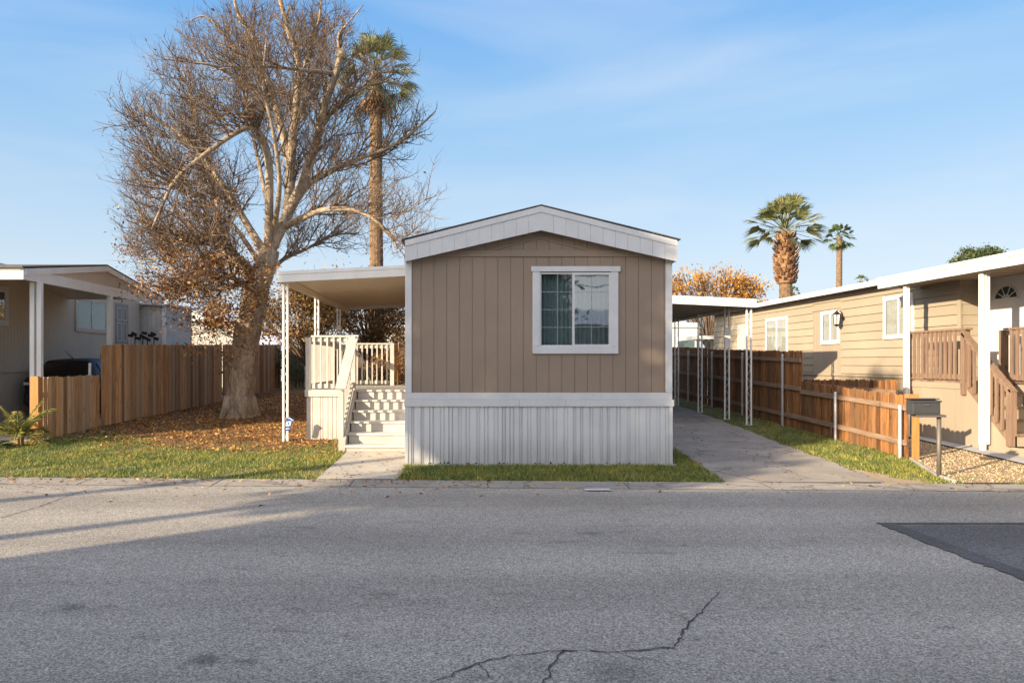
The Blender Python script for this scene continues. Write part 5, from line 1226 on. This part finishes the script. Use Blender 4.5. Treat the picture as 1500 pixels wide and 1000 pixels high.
# sawn stub ends
for p in (tz(706,165,-0.9),):
    tk.tube([p-Vector((0,0,0.1)), p+Vector((0.03,0,0.08))], [0.13,0.12], 12)
tk.build('trunk', M['bark'], tree, smooth=True)
tw = MB(); tips = []
axis = Vector((-5.0, TD, 4.0))
def outside(v):
    u, w_ = CX+F*v.x/v.y, HY-F*(v.z-EYE)/v.y
    return ((u-406)/240)**2+((w_-232)/(232 if w_ < 232 else 350))**2 > 1.0
def twig(p, d, L, r, lvl):
    if lvl == 0:
        e = Vector(p)+Vector(d).normalized()*L+Vector((0,0,0.15*L))
        if outside(e):
            L *= 0.5; e = Vector(p)+Vector(d).normalized()*L
            if outside(e): 
                if rr.random() < 0.8: return
                L *= 0.6
    seg = (5, 4, 3)[lvl]; up = (0.08, 0.07, 0.06)[lvl]
    pts = branch_path(p, d, L, seg, 0.12, up, rr)
    if any(-3.8 < q_.x < -0.5 and 13.7 < q_.y < 22 and q_.z < 3.65 for q_ in pts): return
    tw.tube(pts, [r*(1-0.75*i/seg) for i in range(seg+1)], (5, 4, 3)[lvl], cap=False)
    tips.append((pts[-1], lvl))
    if lvl == 2: return
    n = (int(L/0.12), int(L/0.125))[lvl]
    for k in range(n):
        t = rr.uniform(0.15, 1.0); q, dd = path_at(pts, t)
        side = Vector((rr.gauss(0,1), rr.gauss(0,1), rr.gauss(0.25,0.8))); side = (side-dd*side.dot(dd)).normalized()
        nd = dd*rr.uniform(0.5,1.0)+side*rr.uniform(0.5,1.0)
        twig(q, nd, L*rr.uniform(0.28,0.52) if lvl == 0 else rr.uniform(0.16,0.40), r*(0.5 if lvl == 0 else 0.55), lvl+1)
for (p, rads, ft, dens) in limbs:
    L = sum((b-a).length for a, b in zip(p[:-1], p[1:])); n = int(L/0.11*dens)
    for k in range(n):
        t = ft+(1-ft)*(k+rr.random())/n; q, dd = path_at(p, min(t,0.999)); rloc = rads[min(int(t*(len(rads)-1)), len(rads)-1)]
        out = (q-axis); out.z *= 0.35; out = out.normalized()
        side = Vector((rr.gauss(0,1), rr.gauss(0,1), rr.gauss(0,1))); side = (side-dd*side.dot(dd)).normalized()
        nd = dd*rr.uniform(0.4,1.0)+side*rr.uniform(0.5,1.1)+out*0.45+Vector((0,0,rr.choice((0.1,0.2,0.75))))
        twig(q, nd, rr.uniform(0.5,2.1)*(1.0 if t < 0.75 else 0.75), min(rloc*0.5, rr.uniform(0.011,0.030)), 0)
tw.build('branches', M['twig'], tree)
# dry leaves: thick low down on the left, thin elsewhere
T = np.array([tuple(t[0]) for t in tips]); px = CX+F*T[:,0]/T[:,1]; py = HY-F*(T[:,2]-EYE)/T[:,1]
w = 0.03+1.0*np.exp(-((px-320)/75)**2-((py-445)/55)**2)+0.8*np.exp(-((px-245)/70)**2-((py-425)/30)**2)+0.25*np.exp(-((px-300)/100)**2-((py-360)/60)**2)+0.3*np.exp(-((px-470)/60)**2-((py-380)/35)**2)
cs = []
for i in range(len(T)):
    k = rng.poisson(min(w[i],1.1)*2.1)
    if k: cs.append(T[i]+rng.normal(0,0.10,(k,3)))
for (zx, zy, off, sx, sz, n_) in ((330,1020,-1.4,0.28,0.30,900),(360,960,-1.2,0.45,0.28,1300),(250,890,-1.5,0.6,0.22,1200),(420,880,-0.9,0.5,0.35,1700),(300,830,-1.0,0.7,0.35,1900),(380,930,0.5,0.6,0.4,1500)):
    c = np.array(tz(zx, zy, off)); sub = c+rng.normal(0,1,(34,3))*np.array([sx,0.5,sz])
    wgt = rng.exponential(1.0, 34); pick = rng.choice(34, size=int(n_*0.95), p=wgt/wgt.sum())
    cs.append(sub[pick]+rng.normal(0,1,(len(pick),3))*np.array([0.13,0.13,0.11]))
C = np.concatenate(cs)
fast_mesh('leaves', leaf_quads(C, 0.074, 0.55), 4, M['brownleaf'], tree)

def leafy(name, x, y, z0, crown, label, mat, leaf=0.09, n=5000, trunk_r=0.12, seed=1, clumps=40, cat='tree', lz=None, spread=0.3, bmat='twig', forkz=None):
    """tree with a forked trunk and leaf clumps placed in ellipsoid crowns (cx,cy,cz,rx,ry,rz)"""
    t = thing(name, (x, y, z0), label, cat); r2 = random.Random(seed); g2 = np.random.default_rng(seed)
    tb = MB(); cc = []
    for (cx, cy, cz_, rx, ry, rz) in crown:
        for _ in range(clumps):
            v = g2.normal(size=3); v /= np.linalg.norm(v); v *= g2.uniform(0.35,1.0)**0.5
            cc.append((cx+v[0]*rx, cy+v[1]*ry, cz_+v[2]*rz))
    zc = min(c[2] for c in cc)
    fork = Vector((x, y, max(z0+0.4, z0+(zc-z0)*0.55)))
    if forkz: fork.z = forkz
    tb.tube([(x,y,z0-0.05),(x+0.02,y,z0+(fork.z-z0)*0.5),tuple(fork)], [trunk_r*1.25,trunk_r,trunk_r*0.9], 10)
    tb.build('trunk', M['bark'], t, smooth=True)
    bb = MB()
    for c in cc:
        c = Vector(c); midp = fork*0.5+c*0.5+Vector((r2.gauss(0,0.15),r2.gauss(0,0.15),0.12*(c-fork).length*r2.random()))
        bb.tube([fork, midp, c], [trunk_r*0.3, trunk_r*0.16, 0.006], 5, cap=False)
        for _ in range(4):
            e = c+Vector((r2.gauss(0,spread),r2.gauss(0,spread),r2.gauss(0,spread))); bb.tube([midp*0.4+c*0.6, c*0.6+e*0.4, e], [0.012,0.008,0.004], 3, cap=False)
    bb.build('branches', M[bmat], t)
    idx = g2.integers(0, len(cc), n); P_ = np.array(cc)[idx]+g2.normal(0,1,(n,3))*np.array([spread,spread,spread*0.75])
    fast_mesh('leaves', leaf_quads(P_, leaf, 0.5), 4, M[mat], t)
    return t
# scrub behind the porch
leafy('yard_tree', -5.2, 25.5, G(25), [(-5.3,25.5,3.2,1.5,1.2,1.0),(-4.6,25.8,4.0,1.1,1,0.6)], 'rust and olive leaved tree just right of the thick trunk, behind the porch posts', 'oliveleaf', 0.11, 13000, 0.10, 3, 46, spread=0.28)
leafy('yard_tree', -3.3, 27.5, G(27), [(-3.2,27.5,3.3,1.4,1.2,1.3),(-3.0,27.5,4.3,1.1,1.0,0.5)], 'olive brown leaved tree behind the porch railing, in front of the tall palm', 'oliveleaf', 0.11, 13000, 0.10, 4, 46, spread=0.28)
leafy('yard_tree', -1.9, 33.5, G(33), [(-2.2,33.5,3.7,2.2,1.2,1.4)], 'thin sparse tree behind the back fence by the home corner', 'brownleaf', 0.11, 3500, 0.08, 5, 40, spread=0.35)
leafy('hedge_shrub', -6.3, 30.6, G(30), [(-6.5,30.6,1.7,0.9,0.5,0.9)], 'dark shrub at the back corner of the left yard', 'greenleaf', 0.09, 2500, 0.06, 6, 30, 'shrub', spread=0.2)
leafy('hedge_shrub', -2.2, 24.6, G(24), [(-2.0,24.6,1.5,0.9,0.6,0.7)], 'rusty orange shrub behind the porch steps and rear railing', 'brownleaf', 0.09, 2200, 0.06, 7, 30, 'shrub', spread=0.2)
# golden tree behind the carport
leafy('autumn_tree', 13.6, 40, G(36), [(12.2,40,6.0,1.8,1.2,0.55),(14.3,40,6.1,1.6,1.2,0.55),(15.8,40,5.5,0.9,0.9,0.7),(16.0,40,4.2,0.6,0.8,0.8),(13.2,40,5.3,2.6,1.2,0.35)], 'golden leaved autumn tree behind the carport roof', 'goldleaf', 0.15, 5200, 0.13, 9, 30, spread=0.26)
leafy('evergreen_tree', 28.2, 40, G(36), [(28.0,40,7.15,0.85,0.8,0.5),(28.7,40,7.3,0.65,0.6,0.4),(27.6,40,6.6,0.5,0.5,0.45),(28.4,40,6.6,0.7,0.6,0.4)], 'small dark evergreen crown showing over the beige home roof', 'greenleaf', 0.15, 17000, 0.14, 10, 30, spread=0.17)

# palms
def fan(mb, p, d, pet, blade, nl, rr, droop=0.25, wd=0.05, arc=1.25):
    p = Vector(p); d = Vector(d).normalized(); side = d.cross(Vector((0,0,1)))
    side = side.normalized() if side.length > 1e-3 else Vector((1,0,0))
    nrm = side.cross(d).normalized(); roll = rr.uniform(-0.6,0.6)
    side = (side*math.cos(roll)+nrm*math.sin(roll)).normalized()
    h = p+d*pet+Vector((0,0,-droop*pet*0.25))
    mb.bar(p, h, 0.03*pet+0.012, 0.012)
    for k in range(nl):
        a = (k/(nl-1)*2-1)*arc; dd = (d*math.cos(a)+side*math.sin(a)).normalized()
        L = blade*(0.72+0.28*math.cos(a))*rr.uniform(0.88,1.08); q = d.cross(side)
        w = dd.cross(q).normalized()*wd*L/2
        m1 = h+dd*L*0.6+Vector((0,0,-droop*L*0.15)); m2 = h+dd*L*0.95+Vector((0,0,-droop*L*rr.uniform(0.45,0.75)))
        mb.add([h-w*0.35, h+w*0.35, m1+w, m1-w], [(0,1,2,3)]); mb.add([m1-w, m1+w, m2], [(0,1,2)])
def feather(mb, p, d, L, nl, rr, droop, ll=0.4, w=0.03):
    pts = [Vector(p)]; d = Vector(d).normalized(); n = 10
    for i in range(n):
        d = (d+Vector((0,0,-droop/n))).normalized(); pts.append(pts[-1]+d*L/n)
    mb.tube(pts, [0.018*(1-0.8*i/n)+0.003 for i in range(n+1)], 4, cap=False)
    for k in range(nl):
        t = 0.12+0.88*k/nl; q, dd = path_at(pts, t); s = dd.cross(Vector((0,0,1))).normalized()
        for sg in (-1, 1):
            l = ll*(0.4+0.6*math.sin(math.pi*min(1,0.15+t*0.85)))*rr.uniform(0.85,1.1); e = (dd*0.75+s*sg*0.7+Vector((0,0,rr.uniform(-0.25,0.25)))).normalized()
            u = e.cross(Vector((0,0,1))).normalized()*w/2
            tip = q+e*l+Vector((0,0,-0.18*l)); m_ = q+e*l*0.5
            mb.add([q-u*0.4, q+u*0.4, m_+u, tip, m_-u], [(0,1,2,3,4)])
def palm(x, y, zb, ztop, rt, crown_r, nf, label, mat, seed, kind='fan', boots=None, skirt=False, nl=16, name='palm_tree', droop=0.5, detail=True, wd=0.06, arc=1.25, low=0.78):
    r2 = random.Random(seed); t = thing(name, (x, y, zb), label, 'palm tree', 'palm trees beyond the lots')
    tb = MB(); n = max(10, int((ztop-zb)/0.16)) if detail else 10; pts = []; rd_ = []
    for i in range(n+1):
        f = i/n; pts.append((x+0.12*math.sin(f*2.2+seed)*rt*2, y, zb+(ztop-zb)*f)); rd_.append(rt*(1.12-0.2*f)*(1+0.05*(i % 2)))
    tb.tube(pts, rd_, 14); tb.build('trunk', M['palmtrunk'], t)
    if boots:
        z0_, z1_, rb = boots; bb = MB(); nb = int((z1_-z0_)/0.017)
        bb.tube([(x,y,z0_),(x,y,(z0_+z1_)/2),(x,y,z1_)], [rb*0.78,rb*0.86,rb*0.62], 14)
        for i in range(nb):
            f = i/nb; a = i*2.39996; z = z0_+(z1_-z0_)*f; rr_ = rb*(0.80+0.12*math.sin(math.pi*f)-0.15*max(0,f-0.7)/0.3)
            c = Vector((x+rr_*math.cos(a), y+rr_*math.sin(a), z)); o = Vector((math.cos(a),math.sin(a),0)); s = Vector((-o.y,o.x,0))
            L = r2.uniform(0.14,0.26); w = r2.uniform(0.06,0.10); tip = c+o*L*0.55+Vector((0,0,L*0.9)); 
            bb.hexa([c-s*w-o*0.05, c+s*w-o*0.05, c+s*w+o*0.02, c-s*w+o*0.02], [tip-s*w*0.6-o*0.02, tip+s*w*0.6-o*0.02, tip+s*w*0.6+o*0.02, tip-s*w*0.6+o*0.02])
        bb.build('leaf_boots', M['boot'], t)
    fb = MB(); top = Vector((x+0.12*math.sin(2.2+seed)*rt*2, y, ztop))
    for i in range(nf):
        f = (i+0.5)/nf; el = math.pi*(0.48-low*f*r2.uniform(0.9,1.1)); az = i*2.39996+r2.uniform(-0.25,0.25)
        d = Vector((math.cos(az)*math.cos(el), math.sin(az)*math.cos(el), math.sin(el)))
        if kind == 'fan': fan(fb, top+d*rt*0.6, d, crown_r*r2.uniform(0.42,0.58), crown_r*r2.uniform(0.42,0.56), nl, r2, droop, wd, arc)
        else: feather(fb, top+d*rt*0.5, d, crown_r*r2.uniform(0.85,1.1), nl, r2, droop*1.6+0.5*max(0,math.sin(el)), ll=crown_r*0.26, w=crown_r*0.025)
    fb.build('fronds', M[mat], t)
    if skirt:
        sb = MB()
        for i in range(34):
            az = i*2.39996; el = -math.pi*(0.30+0.15*r2.random()); d = Vector((math.cos(az)*math.cos(el), math.sin(az)*math.cos(el), math.sin(el)))
            fan(sb, top-Vector((0,0,0.15))+d*rt*0.6, d, crown_r*0.38, crown_r*0.36, 9, r2, 0.3, 0.06, 0.9)
        sb.build('dead_fronds', M['boot'], t)
    return t
palm(wx(553,30), 30, G(30), wz(108,30), 0.26, 1.92, 46, 'tall fan palm with shaggy crown standing behind the bare tree', 'palmleaf', 3, boots=None, skirt=True, nl=18)
palm(wx(1151,34), 34, G(34), wz(338,34), 0.28, 1.80, 52, 'stout palm with brown bark boots and wide green crown, left of the slim palm', 'palmleaf', 8, kind='fan', boots=(wz(415,34), wz(343,34), 0.50), nl=18, droop=0.42, wd=0.06, arc=0.85, low=0.62)
palm(wx(1229,70), 70, G(36), wz(347,70), 0.26, 1.45, 34, 'slim tall palm with small round crown, right of the stout palm', 'palmgreen', 5, nl=13, wd=0.13)
palm(wx(1261,110), 110, G(36), wz(412,110), 0.3, 1.15, 22, 'tiny distant palm crown just above the beige home roofline', 'palmgreen', 6, nl=9, wd=0.22, detail=False)
palm(wx(1162,110), 110, G(36), wz(428,110), 0.3, 1.15, 20, 'tiny distant palm half hidden beside the stout palm trunk', 'palmgreen', 9, nl=9, wd=0.22, detail=False)

# young palm and dark plant by the left fence post
yp = thing('young_palm', (wx(28,13.55), 13.55, G(13.55)), 'young yellow green palm growing beside the left fence end post', 'plant')
r2 = random.Random(4); mb = MB(); bx_, by_ = wx(28,13.55), 13.55
for k in range(7):
    a = k*2.4; mb.tube([(bx_+0.05*math.cos(a),by_+0.05*math.sin(a),G(13.5)-0.01),(bx_+0.07*math.cos(a),by_+0.07*math.sin(a),G(13.5)+0.30)], [0.035,0.015], 6)
mb.build('stem', M['boot'], yp)
mb = MB()
for k in range(20):
    a = k*2.39996; el = r2.uniform(0.45,1.35); d = Vector((math.cos(a)*math.cos(el), math.sin(a)*math.cos(el), math.sin(el)))
    feather(mb, (bx_+0.04*math.cos(a), by_+0.04*math.sin(a), G(13.5)+0.16), d, r2.uniform(0.5,0.85), 20, r2, r2.uniform(0.9,1.7), 0.2, 0.014)
mb.build('fronds', M['seedling'], yp)
dp = thing('low_plant', (wx(-2,13.4), 13.4, G(13.4)), 'low dark spiky plant at the left picture edge', 'plant')
mb = MB()
for k in range(26):
    a = k*2.39996; el = r2.uniform(0.15,0.8); d = Vector((math.cos(a)*math.cos(el), math.sin(a)*math.cos(el), math.sin(el)))
    feather(mb, (wx(-2,13.4), 13.4, G(13.4)+0.02), d, r2.uniform(0.2,0.4), 8, r2, 0.6, 0.1, 0.016)
mb.build('leaves', M['palmgreen'], dp)

# ------------------------------------------------------------------ across the street (behind the camera; they cast the street's shadow)
oh = thing('house', (-9.5, -6, ROADZ), 'two storey cream house across the street', 'house')
hx0, hx1, hy0, hy1 = -14.0, -2.5, -7.3, -1.5
mb = MB(); mb.box(hx0, hx1, hy0, hy1, ROADZ, 5.35); mb.build('wall', M['oldwhite'], oh)
mb = MB(); ym = (hy0+hy1)/2
mb.prism([(hx0-0.3,hy1+0.3,5.35),(hx0-0.3,ym,6.9),(hx0-0.3,hy0-0.3,5.35)], (hx1-hx0+0.6,0,0)); mb.build('roof', M['shingle'], oh)
for i in range(5):
    for z in (0.9, 3.4):
        x = hx0+0.8+i*2.2; mb = MB(); mb.box(x, x+1.2, hy1, hy1+0.03, z, z+1.3); w_ = mb.build('window', M['white'], oh)
        mb = MB(); mb.box(x+0.08, x+1.12, hy1+0.031, hy1+0.034, z+0.08, z+1.22); mb.build('pane', M['glassdark'], w_)
oh2 = thing('mobile_home', (5, -13, ROADZ), 'tan mobile home with pale metal roof across the street', 'mobile home')
mb = MB(); mb.box(0.5, 11, -16, -11, ROADZ, 3.3); mb.build('wall', M['tan'], oh2)
mb = MB(); mb.prism([(0.2,-10.7,3.3),(0.2,-13.5,4.2),(0.2,-16.3,3.3)], (11.1,0,0)); mb.build('roof', M['metalroof'], oh2)
for x in (2, 5.5, 8.5):
    mb = MB(); mb.box(x, x+1.3, -11, -10.97, 1.3, 2.3); mb.build('window', M['glassdark'], oh2)
leafy('shade_tree', -14.6, -0.9, ROADZ, [(-14.4,-0.9,5.55,0.5,0.5,0.5),(-12.5,-0.75,5.9,0.7,0.4,0.55),(-15.35,-0.9,7.6,1.2,1.2,2.0),(-15.2,-0.9,9.4,1.2,1.2,1.5),(-17.9,2.1,9.75,1.15,1.15,0.8)], 'dense evergreen tree at the house corner across the street', 'greenleaf', 0.32, 14000, 0.13, 20, 90, spread=0.28, forkz=4.7)
leafy('shade_tree', 3.4, -6.5, ROADZ, [(3.35,-6.5,3.6,0.95,0.95,1.9)], 'small evergreen tree across the street', 'greenleaf', 0.26, 5000, 0.14, 21, 90, spread=0.3)
for k, (yy, z) in enumerate(((-9.0,6.2),(-9.3,5.3),(-9.6,4.9))):
    mb = MB(); mb.tube([(-40+80*i/24, yy, z+0.8*((i-12)/12.0)**2) for i in range(25)], 0.02, 5)
    tag(mb.build('power_line', M['black']), ('highest overhead wire across the street','middle overhead wire across the street','lowest overhead wire across the street')[k], 'wire', 'overhead wires')
pole = thing('utility_pole', (-16.9, 0.05, ROADZ), 'wooden utility pole across the street', 'utility pole')
mb = MB(); mb.tube([(-16.9,0.05,ROADZ),(-16.9,0.05,8.5)], [0.16,0.11], 12); mb.build('pole', M['darkfence'], pole)
mb = MB(); mb.box(-17.9, -15.9, 0.0, 0.1, 8.0, 8.12); mb.build('crossarm', M['darkfence'], pole)

# ------------------------------------------------------------------ sky, sun, camera
AZ, EL = R(53), R(17)
sd = Vector((math.sin(AZ)*math.cos(EL), math.cos(AZ)*math.cos(EL), -math.sin(EL)))   # direction the light travels
sun = bpy.data.lights.new('sun', 'SUN'); sun.energy = 11.0; sun.angle = R(0.55); sun.color = (1.0, 0.82, 0.585)
so_ = bpy.data.objects.new('sun', sun); COL.objects.link(so_); so_.rotation_euler = sd.to_track_quat('-Z', 'Y').to_euler(); so_.location = (-30,-25,20)
W = bpy.data.worlds.new('World'); S.world = W; W.use_nodes = True
nt = W.node_tree; N, L = nt.nodes, nt.links; bg = N['Background']
sky = N.new('ShaderNodeTexSky'); sky.sky_type = 'NISHITA'; sky.sun_disc = False; sky.sun_elevation = EL
sky.sun_rotation = math.atan2(-sd.x, -sd.y); sky.altitude = 100; sky.air_density = 1.0; sky.dust_density = 0.6; sky.ozone_density = 2.0
tc = N.new('ShaderNodeTexCoord'); sep = N.new('ShaderNodeSeparateXYZ'); L.new(tc.outputs['Generated'], sep.inputs[0])
def vmath(op, a, b):
    n = N.new('ShaderNodeVectorMath'); n.operation = op
    for k, v in enumerate((a, b)):
        if hasattr(v, 'node'): L.new(v, n.inputs[k])
        else: n.inputs[k].default_value = v
    return n
grad = N.new('ShaderNodeValToRGB'); e = grad.color_ramp.elements
stops_ = [(0.0,(0.76,0.86,0.94)),(0.10,(0.73,0.86,0.98)),(0.20,(0.55,0.76,0.99)),(0.31,(0.36,0.645,0.99)),(0.45,(0.19,0.495,0.98)),(1.0,(0.09,0.27,0.72))]
while len(e) < len(stops_): e.new(0.5)
for k, (p_, c_) in enumerate(stops_): e[k].position = p_; e[k].color = (*c_, 1)
L.new(sep.outputs['Z'], grad.inputs['Fac'])
nm = vmath('MULTIPLY', sky.outputs[0], (0.15,0.15,0.15))
m0 = N.new('ShaderNodeMix'); m0.data_type = 'RGBA'; m0.inputs[0].default_value = 0.82
L.new(nm.outputs[0], m0.inputs[6]); L.new(grad.outputs[0], m0.inputs[7])
# thin streaky high cloud
mp = N.new('ShaderNodeMapping'); mp.inputs['Scale'].default_value = (1.0,1.0,6.0); mp.inputs['Rotation'].default_value = (0.05,0.03,0.7)
L.new(tc.outputs['Generated'], mp.inputs['Vector'])
cl = N.new('ShaderNodeTexNoise'); cl.inputs['Scale'].default_value = 1.5; cl.inputs['Detail'].default_value = 6; cl.inputs['Roughness'].default_value = 0.5; cl.inputs['Distortion'].default_value = 0.5
L.new(mp.outputs[0], cl.inputs['Vector'])
cr = N.new('ShaderNodeValToRGB'); cr.color_ramp.elements[0].position = 0.46; cr.color_ramp.elements[0].color = (0,0,0,1); cr.color_ramp.elements[1].position = 0.85; cr.color_ramp.elements[1].color = (0.5,0.5,0.5,1)
L.new(cl.outputs['Fac'], cr.inputs['Fac'])
mx_ = N.new('ShaderNodeMix'); mx_.data_type = 'RGBA'; L.new(cr.outputs['Color'], mx_.inputs[0]); L.new(m0.outputs[2], mx_.inputs[6]); mx_.inputs[7].default_value = (0.80,0.88,0.97,1)
# the bright sky around the sun
dt = vmath('DOT_PRODUCT', tc.outputs['Generated'], tuple(-sd)); mxm = N.new('ShaderNodeMath'); mxm.operation = 'MAXIMUM'; mxm.inputs[1].default_value = 0; L.new(dt.outputs['Value'], mxm.inputs[0])
pw = N.new('ShaderNodeMath'); pw.operation = 'POWER'; pw.inputs[1].default_value = 1.5; L.new(mxm.outputs[0], pw.inputs[0])
up_ = N.new('ShaderNodeMapRange'); up_.inputs[1].default_value = -0.05; up_.inputs[2].default_value = 0.05; L.new(sep.outputs['Z'], up_.inputs[0])
gl = N.new('ShaderNodeMath'); gl.operation = 'MULTIPLY'; L.new(pw.outputs[0], gl.inputs[0]); L.new(up_.outputs[0], gl.inputs[1])
sc_ = N.new('ShaderNodeVectorMath'); sc_.operation = 'SCALE'; sc_.inputs[0].default_value = (2.15,1.75,1.32); L.new(gl.outputs[0], sc_.inputs['Scale'])
ad_ = vmath('ADD', mx_.outputs[2], sc_.outputs[0])
L.new(ad_.outputs[0], bg.inputs['Color']); bg.inputs['Strength'].default_value = 1.0
S.view_settings.view_transform = 'Standard'; S.view_settings.look = 'None'; S.view_settings.exposure = 0; S.view_settings.gamma = 1
cam = bpy.data.cameras.new('camera'); co = bpy.data.objects.new('camera', cam); COL.objects.link(co)
co.location = (0,0,EYE); co.rotation_euler = (R(90),0,0); cam.sensor_width = 36; cam.lens = F/1500*36
cam.shift_x = (750-CX)/1500; cam.shift_y = (HY-500)/1500; cam.clip_start = 0.05; cam.clip_end = 3000
S.camera = co
